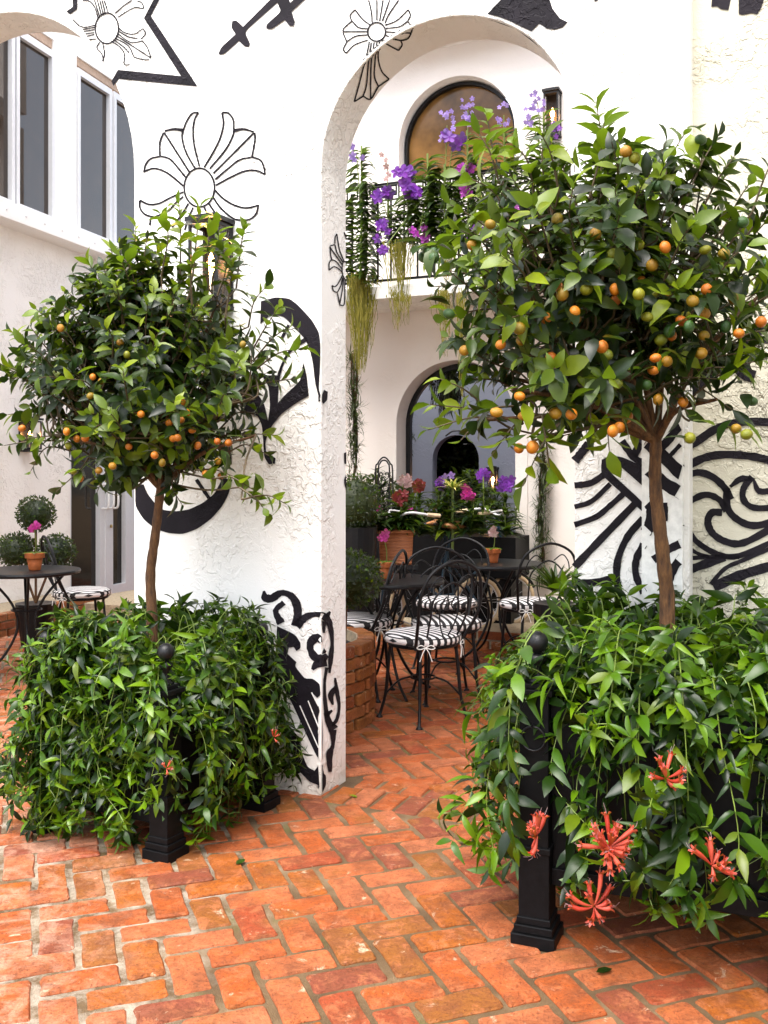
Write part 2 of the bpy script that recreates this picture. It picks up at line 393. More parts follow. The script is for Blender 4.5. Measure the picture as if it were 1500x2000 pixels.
def T(crop, pts): ox, oy, s = crop; return [(ox + x / s, oy + y / s) for x, y in pts]
def ribbon(mb, surf, pts, w_, crop=None, n=.003, step=5):
    ws = list(w_) if isinstance(w_, (list, tuple)) else [w_] * len(pts)
    if crop:
        pts = T(crop, pts)
        if crop[2] > 3 and max(ws) > 12: ws = [x / crop[2] for x in ws]
    c = bez([(x, y, ww) for (x, y), ww in zip(pts, ws)], step) if len(pts) > 2 else [V((*pts[0], ws[0])).lerp(V((*pts[1], ws[1])), k / 12) for k in range(13)]
    vs = []
    for i, q in enumerate(c):
        d = c[min(i + 1, len(c) - 1)] - c[max(i - 1, 0)]; d = V((d.x, d.y)); d = d.normalized() if d.length > 1e-6 else V((1, 0))
        h = q.z / 2 * (.9 + .2 * rnd.random()); vs += [surf(q.x - d.y * h, q.y + d.x * h, n), surf(q.x + d.y * h, q.y - d.x * h, n)]
    mb.add(vs, [(2 * i, 2 * i + 1, 2 * i + 3, 2 * i + 2) for i in range(len(c) - 1)])
def clipx(P, x0, keep):
    out = []
    for i in range(len(P)):
        a, b = P[i - 1], P[i]; ia, ib = (a[0] - x0) * keep >= 0, (b[0] - x0) * keep >= 0
        if ia != ib: t = (x0 - a[0]) / (b[0] - a[0]); out.append((x0, a[1] + (b[1] - a[1]) * t))
        if ib: out.append(b)
    return out
def fill(mb, surf, pts, crop=None, n=.003, cuts=(), round_=True):
    if crop: pts = T(crop, pts)
    if round_:
        q = [V((x, y, 0)) for x, y in pts]; m = len(q); new = []
        for i in range(m):                                   # soften only blunt corners
            a, b, c = q[i - 1], q[i], q[(i + 1) % m]
            d1, d2 = b - a, c - b
            if d1.length > 1 and d2.length > 1 and d1.angle(d2) < 1.0:
                new += [b - d1 * .25, b + (a + c - b * 2) * .06, b + d2 * .25]
            else: new.append(b)
        pts = [(p_.x, p_.y) for p_ in new]
    pieces = [(pts, surf)]
    for x0, left, right in cuts:
        nxt = []
        for P, s in pieces:
            l, r = clipx(P, x0, -1), clipx(P, x0, 1)
            if len(l) > 2: nxt.append((l, left))
            if len(r) > 2: nxt.append((r, right))
        pieces = nxt
    for P, s in pieces:
        tri = tessellate_polygon([[V((a, b, 0)) for a, b in P]])
        mb.add([s(a, b, n) for a, b in P], [tuple(t) for t in tri])
def paint(mb, name='painted_ornament', parent=None, label=None, mat=None):
    o = mb.build(name, mat or PAINT, parent or wall, label=label); return o
def oval(c, rx, ry, n=20, tilt=0): return [(c[0] + rx * cos(2 * pi * k / n) * cos(tilt) - ry * sin(2 * pi * k / n) * sin(tilt), c[1] + rx * cos(2 * pi * k / n) * sin(tilt) + ry * sin(2 * pi * k / n) * cos(tilt)) for k in range(n + 1)]
# flower cross above the left tree
c = (260, 210, 5.556); m = MB()
ribbon(m, front, oval((718, 868), 165, 210), 3.6, c, step=2)
for q in [[(720, 640), (665, 420), (650, 250), (670, 120), (710, 55)], [(710, 55), (640, 65), (580, 150), (545, 240)], [(545, 240), (530, 300), (545, 400), (590, 520), (675, 665)],
          [(335, 270), (610, 700)], [(330, 270), (290, 380), (290, 520)], [(290, 525), (400, 560), (500, 670), (575, 765)], [(290, 530), (190, 555), (135, 620), (115, 705)], [(115, 695), (230, 660), (370, 710), (545, 850)],
          [(770, 650), (860, 500), (940, 340), (980, 180), (965, 55)], [(965, 55), (1030, 60), (1085, 130), (1092, 240)], [(1092, 240), (1080, 310), (1000, 460), (830, 665)], [(1310, 275), (870, 715)], [(1320, 270), (1320, 360), (1290, 530)],
          [(1280, 540), (1150, 570), (1020, 670), (890, 780)], [(1280, 535), (1380, 570), (1420, 650), (1430, 725)], [(1430, 725), (1340, 685), (1210, 690), (1050, 760), (895, 845)],
          [(890, 900), (980, 990), (1100, 1060), (1230, 1090), (1360, 1060)], [(1360, 1055), (1335, 1150), (1270, 1210), (1180, 1225)], [(865, 970), (950, 1090), (1080, 1200), (1180, 1225)], [(820, 1040), (950, 1230), (1040, 1333)], [(770, 1080), (840, 1230), (880, 1333)], [(720, 1110), (740, 1250)],
          [(545, 915), (400, 980), (280, 1040), (170, 1050), (70, 1005)], [(70, 1010), (75, 1090), (130, 1160), (230, 1190)], [(545, 965), (460, 1035), (380, 1120), (230, 1190)], [(190, 1200), (180, 1280)], [(600, 1040), (520, 1170), (420, 1300)], [(650, 1085), (600, 1200), (560, 1330)]]:
    ribbon(m, front, q, 3.8, c)
for q in [[(545, 245), (440, 235), (340, 255)], [(1090, 250), (1200, 235), (1310, 265)]]: ribbon(m, front, q, [6.5, 5, 3.5], c)
paint(m, 'painted_flower', label='flower cross drawn in black outline above the left tree')
# star with a flower
c = (120, 0, 5.357); m = MB()
fill(m, front, [(1020, 0), (1120, -200), (1060, -200), (960, 0), (862, 190), (1250, 795), (590, 730), (522, 850), (545, 900), (600, 825), (1425, 905), (935, 165)], c, round_=False)
fill(m, front, [(118, -200), (168, -200), (165, 95), (90, 150), (50, 120), (118, 70)], c, round_=False)
paint(m, 'painted_star', label='broad dark band of a painted star at the upper left')
m = MB(); ribbon(m, front, oval((475, 295), 122, 160), 3, c, step=2)
for q in [[(590, 285), (660, 340), (760, 355), (850, 300)], [(850, 295), (878, 350), (830, 410)], [(590, 320), (690, 380), (800, 405)], [(580, 345), (720, 440), (850, 430)], [(570, 370), (935, 605)], [(850, 430), (900, 500), (935, 600)],
          [(555, 395), (700, 480), (755, 590)], [(755, 595), (840, 620), (920, 625)], [(540, 410), (650, 490), (705, 550)], [(520, 430), (610, 490), (660, 570), (655, 670), (715, 675)], [(220, 5), (290, 10), (350, 80), (385, 200)], [(345, 0), (400, 180)], [(375, 0), (420, 170)], [(400, 0), (440, 160)],
          [(425, 0), (460, 150)], [(445, 0), (490, 135)], [(185, 270), (250, 285), (360, 260)], [(220, 310), (350, 285)], [(235, 330), (345, 310)], [(250, 355), (345, 340)], [(265, 380), (345, 360)], [(290, 415), (360, 405)], [(120, 205), (185, 270)], [(795, 10), (840, 30), (855, 85), (770, 75)],
          [(560, 140), (650, 60), (740, 0)], [(590, 180), (700, 110), (770, 75)], [(400, 440), (370, 500), (420, 560), (440, 640)], [(430, 450), (450, 560), (430, 640)]]:
    ribbon(m, front, q, 2.4, c)
paint(m, 'painted_flower', label='thin lined painted flower inside the star')
# daggers
c = (420, 0, 3.75); m = MB()
fill(m, front, [(25, 390), (45, 345), (150, 250), (118, 200), (125, 155), (155, 148), (205, 195), (400, 0), (520, -120), (570, -80), (450, 25), (235, 215), (222, 245), (258, 320), (245, 345), (215, 340), (175, 300), (70, 395), (35, 402)], c)
fill(m, front, [(375, 210), (375, 180), (470, 95), (480, 75), (455, 20), (470, -20), (540, -10), (550, 20), (700, -130), (760, -100), (560, 85), (585, 160), (575, 190), (545, 190), (510, 145), (420, 210), (395, 215)], c, n=.0045)
paint(m, 'painted_dagger', label='two slanting painted daggers at the top of the wall')
# flower cross running over the arch edge
m = MB(); ribbon(m, front, oval((1183, 233), 65, 68), 3.4, c, step=2)
for q in [[(1125, 0), (1145, 90), (1150, 165)], [(1185, 0), (1185, 150)], [(1230, 0), (1205, 155)], [(1278, 0), (1225, 155)], [(1345, 0), (1270, 110), (1245, 170)], [(1140, 185), (1080, 140), (1025, 70)], [(1025, 70), (990, 110), (1000, 150)], [(1000, 150), (1050, 200), (1125, 212)], [(1000, 155), (945, 205), (935, 232)], [(935, 232), (1120, 232)], [(935, 235), (965, 305)],
          [(965, 305), (1030, 265), (1120, 255)], [(965, 305), (940, 360), (960, 390)], [(960, 390), (1020, 330), (1120, 292)], [(1245, 185), (1330, 150), (1415, 70)], [(1415, 70), (1430, 110), (1410, 155)], [(1410, 155), (1350, 195), (1250, 208)], [(1415, 160), (1442, 205), (1438, 240)], [(1250, 233), (1438, 243)], [(1438, 243), (1410, 285), (1360, 298)], [(1245, 255), (1310, 285), (1360, 298)], [(1360, 298), (1370, 330), (1345, 370)], [(1215, 290), (1270, 330), (1345, 370)],
          [(1130, 305), (1110, 400), (1060, 600), (1020, 745)], [(1145, 310), (1125, 450), (1110, 620), (1085, 705)], [(1165, 310), (1145, 450), (1140, 600), (1140, 720)], [(1185, 310), (1172, 450), (1168, 560), (1195, 630)], [(1205, 305), (1195, 420), (1220, 520), (1275, 580)], [(1020, 745), (1085, 705)], [(1085, 705), (1140, 725), (1195, 635)], [(1195, 635), (1275, 580)]]:
    ribbon(m, auto, q, 2.9, c, step=10)
paint(m, 'painted_flower', label='flower cross painted over the rim of the archway')
# half flower on the jamb
c = (630, 440, 11.11); m = MB()
for q in [[(515, 795), (450, 800), (425, 920), (440, 1080), (495, 1190)], [(465, 150), (500, 230), (520, 300)], [(310, 185), (275, 260), (270, 400)], [(310, 185), (335, 350), (370, 530), (465, 780)], [(270, 420), (160, 450)], [(270, 420), (320, 600), (440, 800)], [(160, 470), (430, 860)], [(160, 460), (180, 650), (200, 740)], [(200, 745), (300, 790), (415, 940)], [(200, 745), (145, 820), (145, 980)],
          [(145, 975), (240, 900), (330, 930), (420, 1010)], [(430, 1090), (340, 1260), (270, 1330), (205, 1305)], [(205, 1310), (240, 1420), (320, 1460)], [(435, 1130), (400, 1300), (320, 1460)], [(325, 1470), (375, 1720)], [(455, 1150), (430, 1400), (375, 1700)], [(490, 1190), (475, 1690), (400, 1735), (375, 1720)]]:
    ribbon(m, auto, q, 2.3, c)
paint(m, 'painted_flower', label='half flower painted on the jamb of the archway')
# dark drapery shape on the crown of the arch
c = (920, 0, 5.769); m = MB()
fill(m, front, [(330, 0), (420, -150), (860, -150), (885, 0), (920, 100), (1000, 205), (1090, 250), (1030, 310), (940, 335), (850, 320), (770, 265), (680, 355), (560, 300), (430, 235), (300, 185), (180, 160)], c, round_=False)
fill(m, reveal, [(145, 180), (180, 165), (300, 195), (430, 235), (560, 310), (670, 360), (655, 415), (590, 370), (500, 300), (430, 240), (350, 245), (230, 225)], c, round_=False)
fill(m, front, [(1390, -40), (1440, -40), (1425, 5), (1388, 20)], c, round_=False)
paint(m, label='dark painted drapery hanging over the crown of the arch')
# crescent and letter behind the left tree
c = (250, 860, 6.522); m = MB()
fill(m, front, [(92, 560), (92, 840), (200, 1010), (350, 1130), (520, 1185), (700, 1195), (880, 1130), (1060, 1000), (1200, 840), (1280, 690), (1330, 500), (1200, 480), (1165, 560), (1100, 680), (950, 800), (780, 880), (620, 905), (450, 890), (340, 800), (240, 670), (200, 560)], c)
ribbon(m, front, [(870, 500), (1030, 735)], 7, c); ribbon(m, front, [(1275, 0), (1285, 310)], [7, 12], c)
paint(m, label='big black painted crescent behind the trunk of the left tree')
CX = 627.0
def cr(px, py, n=.003): return reveal(px, py, n) if px > CX else front(px, py, n)
CUT = ((CX, front, reveal),)
c = (460, 560, 3.704); m = MB()
fill(m, front, [(183, 105), (290, 75), (390, 85), (450, 130), (552, 240), (604, 330), (614, 420), (612, 560), (602, 740), (616, 785), (640, 745), (668, 760), (664, 820), (636, 848), (608, 822), (576, 700), (558, 540), (532, 440), (500, 375), (430, 300), (350, 215), (260, 200), (178, 270)], c, cuts=CUT)
ribbon(m, front, [(515, 375), (400, 460), (340, 560), (300, 700), (285, 860)], [8, 6, 5, 8, 12], c); ribbon(m, front, [(385, 275), (330, 380)], 6, c)
fill(m, front, [(490, 545), (515, 640), (530, 790), (440, 840), (330, 920), (260, 1010), (215, 1120), (220, 1190), (250, 1215), (290, 1240), (285, 1280), (240, 1285), (205, 1230), (200, 1100), (190, 1000), (160, 935), (110, 920), (95, 960), (55, 900), (75, 850), (30, 790), (0, 740), (0, 640), (60, 680), (150, 760), (210, 850), (235, 970), (250, 860), (240, 720), (190, 640), (300, 640), (290, 860), (350, 790), (470, 680)], c, n=.0045)
fill(m, reveal, [(785, 1205), (803, 1195), (803, 1285), (788, 1280)], c); fill(m, reveal, [(785, 1395), (800, 1360), (803, 1470), (790, 1440)], c)
paint(m, label='tall curved black letter shape right of the left tree')
# scrollwork at the foot of the jamb
c = (460, 1050, 3.704); m = MB()
for q, ww in [([(205, 385), (215, 430), (260, 440), (330, 400), (400, 420), (440, 480), (450, 560), (430, 640)], [14, 60, 60, 45, 50, 58, 60, 60]),
              ([(440, 640), (500, 580), (580, 555), (650, 575), (685, 640), (700, 760), (690, 860), (680, 980)], [70, 55, 38, 55, 42, 26, 38, 18]), ([(640, 590), (640, 690)], [45, 14]), ([(660, 570), (685, 535)], [40, 14]),
              ([(615, 760), (590, 725), (550, 750), (540, 800), (570, 860), (620, 880), (665, 850)], [20, 60, 62, 50, 60, 70, 30]), ([(630, 820), (655, 830)], [50, 14]), ([(555, 955), (590, 915), (660, 900)], [22, 60, 60]),
              ([(660, 940), (645, 1050), (650, 1200), (670, 1320), (710, 1390)], [25, 20, 30, 45, 70]), ([(705, 1390), (705, 1500), (680, 1570), (685, 1695)], [55, 26, 50, 24]), ([(720, 1015), (735, 1120), (750, 1220), (735, 1310), (700, 1360)], [14, 32, 20, 25, 25]), ([(728, 1080), (690, 1140), (705, 1210)], [30, 45, 14]), ([(700, 1250), (650, 1290)], [14, 40]),
              ([(285, 1400), (335, 1440), (305, 1520)], [20, 42, 18]), ([(350, 470), (290, 530), (330, 620)], [40, 40, 60]), ([(330, 1060), (250, 1280)], [60, 60])]:
    ribbon(m, cr, q, ww, c)
fill(m, cr, [(300, 640), (430, 700), (470, 760), (470, 800), (440, 820), (420, 790), (385, 795), (375, 840), (440, 900), (430, 930), (500, 1020), (560, 1020), (610, 1060), (615, 1140), (590, 1160), (560, 1130), (600, 1210), (635, 1380), (630, 1610), (590, 1590), (520, 1440), (410, 1200), (330, 1060), (290, 900)], c, .0045, CUT)
fill(m, cr, [(270, 1270), (400, 1370), (460, 1450), (480, 1560), (520, 1660), (580, 1690), (635, 1640), (630, 1700), (655, 1720), (655, 1790), (630, 1845), (600, 1790), (540, 1770), (470, 1700), (430, 1720), (400, 1670), (340, 1680), (270, 1620), (230, 1500), (290, 1480), (300, 1540), (340, 1600), (400, 1590), (420, 1570), (365, 1550), (385, 1490), (370, 1420), (310, 1330)], c, .0045, CUT)
paint(m, label='black scroll ornament painted low on the corner beside the archway')
m = MB()
for q in [[(465, 1215), (600, 1520)], [(525, 1180), (620, 1420)], [(550, 1120), (600, 1220)], [(410, 1210), (440, 1290)]]: ribbon(m, front, q, 2.2, c, n=.006)
paint(m, 'painted_highlight', mat=WPAINT)
# the wave pattern on pier, pilaster and right wall
c = (1080, 780, 3.571); m = MB(); m2 = MB()
for q, ww in [([(150, 600), (260, 585), (350, 530)], 45), ([(150, 750), (270, 710), (400, 590)], 36), ([(150, 875), (300, 820), (400, 740), (490, 660)], 40), ([(150, 1170), (300, 1010), (570, 730)], 52), ([(250, 310), (152, 430)], 60), ([(480, 290), (560, 400), (632, 450)], 50), ([(630, 270), (560, 400)], 60),
              ([(630, 830), (520, 960), (450, 1130), (450, 1300), (480, 1420)], 50), ([(632, 1010), (580, 1120), (580, 1230), (632, 1350)], 50), ([(150, 1285), (300, 1275), (420, 1250)], 55),
              ([(640, 290), (740, 370), (903, 530)], 86), ([(640, 450), (740, 560), (903, 660)], 90), ([(890, 170), (800, 290), (740, 340)], 60), ([(903, 300), (820, 390)], 30), ([(645, 700), (690, 760), (680, 870), (645, 930)], 80), ([(770, 720), (770, 850)], 60), ([(700, 1120), (800, 1050), (903, 1000)], 55), ([(800, 1290), (840, 1180), (903, 1100)], 60)]:
    ribbon(m, pier, q, ww, c)
fill(m, pier, [(335, 480), (340, 420), (400, 395), (480, 400), (632, 470), (632, 610), (450, 450), (400, 440), (385, 465), (400, 510), (632, 720), (632, 790), (340, 530)], c, .0045)
for q, ww in [([(915, 350), (1010, 290), (1130, 210), (1280, 160), (1500, 160), (1640, 200)], 55), ([(915, 480), (1050, 410), (1200, 385), (1400, 400), (1560, 440)], 55), ([(915, 535), (1020, 510), (1120, 545), (1200, 620), (1240, 700)], 50), ([(1235, 610), (1310, 555), (1390, 555)], [20, 45, 30]),
              ([(1390, 540), (1330, 620), (1330, 700), (1400, 755), (1560, 755)], 45), ([(1400, 560), (1440, 640), (1560, 630)], [16, 45, 45]), ([(935, 720), (1060, 665), (1160, 700), (1210, 780)], 45), ([(1210, 620), (1220, 760), (1290, 840), (1400, 880), (1560, 850)], 50),
              ([(1180, 790), (1110, 790), (1080, 850), (1110, 930), (1200, 990), (1330, 1000), (1560, 880)], 50), ([(920, 870), (1000, 990), (1150, 1080), (1300, 1090), (1560, 980)], 40), ([(920, 1010), (1000, 1070), (1090, 1100)], 26), ([(920, 1110), (1100, 1100), (1300, 1100)], 30), ([(920, 1200), (1030, 1160), (1200, 1100)], 60),
              ([(1100, 1290), (1200, 1180), (1330, 1120), (1560, 1020)], 30), ([(1120, 1310), (1300, 1230), (1560, 1150)], 70)]:
    ribbon(m2, pier, q, ww, c)
c = (1110, 580, 3.846)
for q, ww in [([(60, 330), (180, 210), (270, 140), (400, 110), (560, 120)], 30), ([(300, 230), (400, 160), (560, 170)], 50)]: ribbon(m, pier, q, ww, c)
for q, ww in [([(870, 380), (1050, 370), (1180, 370), (1400, 330), (1580, 330)], 42), ([(880, 740), (1100, 560), (1280, 420), (1480, 180)], 80), ([(1280, 460), (1300, 560), (1400, 600)], 90)]: ribbon(m2, pier, q, ww, c)
c = (1100, 0, 3.75)
fill(m2, pier, [(1085, 50), (1090, -40), (1235, -40), (1210, 75), (1150, 65), (1130, 45)], c); fill(m2, pier, [(1285, -40), (1480, -40), (1450, 60), (1420, 105), (1380, 95), (1310, 110), (1285, 100)], c)
paint(m, label='black wave lines painted on the pier right of the archway'); paint(m2, parent=rw)
# ------------------------------------------------------------ back building across the courtyard
bk = empty('back_building', B(0, 0), 0, 'pale plastered courtyard building with balcony, arched window above and arched doorway below', 'building')
TL, TR_ = tof(775, 0, PB), tof(1007, 0, PB); r_ = (TR_ - TL) / 2
hole = arch_pts(-.56, .56, 4.47, 28, 4.12)
ol = [(-3.0, -.05), (-3.0, 5.32), (4.5, 5.32), (4.5, -.05)] + arch_pts(TL, TR_, 1.86, 28, -.05)[::-1]
fixn(slab(B, ol, 0, -.3, [hole]).build('wall', WARM, bk))
MOULD = []
def ring(mb, t0, t1, sp, base, w_, n0, n1):
    a, b = arch_pts(t0, t1, sp, 28, base), arch_pts(t0 - w_, t1 + w_, sp, 28, base)
    vs = [B(*q, n1) for q in a] + [B(*q, n1) for q in b] + [B(*q, n0) for q in a] + [B(*q, n0) for q in b]; N = len(a)
    fs = []
    for i in range(N - 1): fs += [(i, i + 1, N + i + 1, N + i), (i + 2 * N, i + 1 + 2 * N, i + 1, i), (N + i, N + i + 1, 3 * N + i + 1, 3 * N + i)]
    mb.add(vs, fs)
for (a, b, sp, bs) in ((TL, TR_, 1.86, 0), (-.56, .56, 4.47, 4.12)):
    m = MB(); ring(m, a - .001, b + .001, sp, bs, .11, .001, .012); m.build('arch_moulding', WARM, bk)
m = MB(); m.box(B(.75, 5.36, .07), (7.5, .5, .08), -TH); m.box(B(.75, 5.46, .03), (7.5, .42, .12), -TH); m.build('cornice', WARM, bk)
m = MB(); m.box(B(.75, 6.1, -.25), (7.5, .2, 1.2), -TH); m.build('parapet', WARM, bk)
# upper window: dark frame and brown glass
wn = bpy.data.objects.new('window', None); COL.objects.link(wn); wn.parent = bk
m = MB(); a, b = arch_pts(-.55, .55, 4.47, 28, 4.13), arch_pts(-.52, .52, 4.47, 28, 4.16); N = len(a)
m.add([B(*q, -.10) for q in a] + [B(*q, -.10) for q in b] + [B(*q, -.16) for q in b], sum([[(i, (i + 1) % N, N + (i + 1) % N, N + i), (N + i, N + (i + 1) % N, 2 * N + (i + 1) % N, 2 * N + i)] for i in range(N)], []))
m.build('frame', IRON, wn); m = MB(); fixn(slab(B, arch_pts(-.54, .54, 4.47, 28, 4.14), -.15, -.16).build('pane', GLASSB, wn))
m = MB(); a, b = arch_pts(TL + .004, TR_ - .004, 1.86, 28, 0), arch_pts(TL + .05, TR_ - .05, 1.86, 28, 0); N = len(a)
m.add([B(*q, -.21) for q in a] + [B(*q, -.21) for q in b] + [B(*q, -.26) for q in b], sum([[(i, i + 1, N + i + 1, N + i), (N + i, N + i + 1, 2 * N + i + 1, 2 * N + i)] for i in range(N - 1)], []))
m.build('door_frame', IRON, bk)
# passage behind the doorway: side walls, ceiling, blue-grey end wall with a smaller arch
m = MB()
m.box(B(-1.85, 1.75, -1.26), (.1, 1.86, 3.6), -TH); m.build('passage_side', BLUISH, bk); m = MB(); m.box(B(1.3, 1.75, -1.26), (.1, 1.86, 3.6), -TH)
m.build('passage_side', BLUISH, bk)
m = MB(); m.box(B(2.2, 2.6, 2.1), (.2, 4.1, 5.2), -TH); m.build('unseen_courtyard_blocker', WARM, bk)  # out-of-view wall, added so less sky light reaches the courtyard
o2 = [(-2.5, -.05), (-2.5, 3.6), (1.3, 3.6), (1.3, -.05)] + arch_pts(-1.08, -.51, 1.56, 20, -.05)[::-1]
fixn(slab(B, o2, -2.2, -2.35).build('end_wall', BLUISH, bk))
m = MB(); m.box(B(-.9, 1.1, -3.4), (1.8, .06, 2.4), -TH); m.box(B(-1.8, 1.1, -2.87), (.06, 1.0, 2.4), -TH); m.box(B(.02, 1.1, -2.87), (.06, 1.0, 2.4), -TH); m.box(B(-.9, 2.33, -2.87), (1.8, 1.0, .06), -TH)
m.build('dark_room', simple('dark_interior', (.015, .013, .012), .9), bk)
# balcony
m = MB(); m.box(B(.1, 2.975, .34), (4.6, .68, .11), -TH); m.box(B(.1, 2.93, .33), (4.54, .64, .03), -TH)
m.build('balcony_slab', WPAINT, bk, bevel=.004)
rail = bpy.data.objects.new('balcony_railing', None); COL.objects.link(rail); rail.parent = bk
nb = .62
m = MB(); m.box(B(.1, 3.93, nb), (4.5, .03, .018), -TH); m.box(B(.1, 3.79, nb), (4.5, .015, .012), -TH); m.box(B(.1, 3.09, nb), (4.5, .02, .02), -TH); m.build('rail', IRON, rail)
bal = MB(); bal.box((0, 0, 0), (.014, .014, .7), -TH); bal.box((0, 0, -.1), (.026, .026, .03), -TH)
b0 = bal.build('baluster', IRON, rail, local=True); bx = b0.data
off = bk.location
b0.location = B(-1.75, 3.44, nb) - off
for k in range(1, 31):
    q = b0.copy(); COL.objects.link(q); q.location = B(-1.75 + k * .125, 3.44, nb) - off
m = MB()                                     # Greek key band between the top rails
for k in range(30):
    t0 = -1.8 + k * .125
    P_ = [(0, 0), (0, .11), (.1, .11), (.1, .03), (.04, .03), (.04, .075), (.07, .075)]
    for (a, b), (a2, b2) in zip(P_, P_[1:]):
        ca, cb = (a + a2) / 2, (b + b2) / 2
        m.box(B(t0 + ca, 3.80 + cb, nb), (abs(a2 - a) + .012, .01, abs(b2 - b) + .012), -TH)
m.build('greek_key_band', IRON, rail)
# ------------------------------------------------------------ left building seen through the left arch
LU = V((.303, .953, 0)).normalized(); LN = V((LU.y, -LU.x, 0)); PL = V((-3.556, 9.0, 0)); LA = math.atan2(LU.y, LU.x)
def L(s, z, n=0.0): return PL + LU * s + LN * n + V((0, 0, z))
def sof(px, n=0.0): q = PL + LN * n; x = xn(px); return (x * q.y - q.x) / (LU.x - x * LU.y)
lb = empty('left_building', L(0, 0), 0, 'white building seen through the left arch with a strip of tall upper windows', 'building')
S = {p_: sof(p_) for p_ in (28, 38, 105, 128, 137, 145, 158, 200, 205, 225, 250, 262, 285)}
m = MB(); S0, S1 = -6.0, 4.5
m.box(L((S0 + S[137]) / 2, 1.85, -.15), (S[137] - S0, .3, 3.7), LA); m.box(L((S[285] + S1) / 2, 1.85, -.15), (S1 - S[285], .3, 3.7), LA)
m.box(L((S[137] + S[285]) / 2, 2.95, -.15), (S[285] - S[137], .3, 1.5), LA)
m.box(L((S0 + S1) / 2, 6.6, -.15), (S1 - S0, .3, 1.7), LA)
m.build('wall', WHITE, lb)
m = MB(); m.box(L((S0 + S1) / 2, 3.78, .03), (S1 - S0, .40, .16), LA); m.build('fascia', PVC, lb, bevel=.006)
scr = MB(); scr.lathe([(.012, -.003), (.012, .002), (.005, .005)], n=8, M=Matrix.Rotation(LA, 3, 'Z') @ Matrix.Rotation(pi / 2, 3, 'X'))
sc0 = None
for k in range(14):
    if sc0 is None: sc0 = scr.build('screw', ALU, lb, local=True); q = sc0
    else: q = sc0.copy(); COL.objects.link(q)
    q.location = L(-1.0 + k * .27, 3.78, .233) - lb.location
m = MB()
for a, b in ((105, 148),):
    m.box(L((sof(a) + sof(b)) / 2, 4.8, -.08), (sof(b) - sof(a), .18, 1.9), LA)
m.box(L(S0 / 2 - .55, 5.66, -.02), (4.5, .2, .10), LA)
m.build('window_pier', PVC, lb)
m = MB(); m.box(L((S0 + S1) / 2, 5.72, -.12), (S1 - S0, .2, .10), LA); m.build('lintel', simple('tan_lintel', (.42, .30, .22), .8), lb)
def lwin(pa, pb, split=None):
    sa, sb = sof(pa), sof(pb); wo = bpy.data.objects.new('window', None); COL.objects.link(wo); wo.parent = lb
    f = MB(); z0, z1 = 3.90, 5.62; fw = .05
    for z in (z0 + .03, z1 - .03): f.box(L((sa + sb) / 2, z, -.02), (sb - sa, .08, .07), LA)
    for s_ in [sa + .022, sb - .026] + ([sof(split)] if split else []): f.box(L(s_, (z0 + z1) / 2, -.015), (.04 if s_ != sof(split or 0) else .1, .08, z1 - z0 - .09), LA)
    f.build('frame', ALU, wo)
    g = MB(); g.box(L((sa + sb) / 2, (z0 + z1) / 2, -.03), (sb - sa - .04, .01, z1 - z0 - .06), LA); g.build('pane', GLASS, wo)
lwin(-160, -62); lwin(-58, 26); lwin(29, 104); lwin(149, 216); lwin(220, 300)
# double glazed door with white pull handles
dr = bpy.data.objects.new('door', None); COL.objects.link(dr); dr.parent = lb
m = MB()
for a, b, n_ in ((200, 209, -.05), (209, 224, -.04), (250, 268, -.05), (137, 144, -.05)): m.box(L((sof(a) + sof(b)) / 2, 1.1, n_ - .01), (sof(b) - sof(a), .06, 2.16), LA)
m.box(L((sof(137) + sof(268)) / 2, 2.17, -.06), (sof(268) - sof(137), .07, .08), LA); m.box(L((sof(224) + sof(250)) / 2, .09, -.05), (sof(250) - sof(224), .05, .14), LA)
m.build('frame', ALU, dr)
m = MB(); m.box(L((sof(144) + sof(200)) / 2, 1.1, -.09), (sof(200) - sof(144), .01, 2.16), LA); m.box(L((sof(224) + sof(250)) / 2, 1.14, -.09), (sof(250) - sof(224), .01, 2.0), LA); m.build('pane', DGLASS, dr)
for px in (203, 213, 222):
    m = MB(); s_ = sof(px); m.tube(bez([L(s_, 1.02, -.02), L(s_, 1.03, .05), L(s_, 1.15, .06), L(s_, 1.27, .05), L(s_, 1.28, -.02)], 5), .012, 6); m.build('handle', PVC, dr, smooth=True)
m = MB(); m.lathe([(.02, 0), (.02, .012), (.008, .016)], L(sof(218), .82, -.01), 10, Matrix.Rotation(LA, 3, 'Z') @ Matrix.Rotation(pi / 2, 3, 'X')); m.build('lock', simple('brass', (.5, .35, .15), .3, 1), dr)
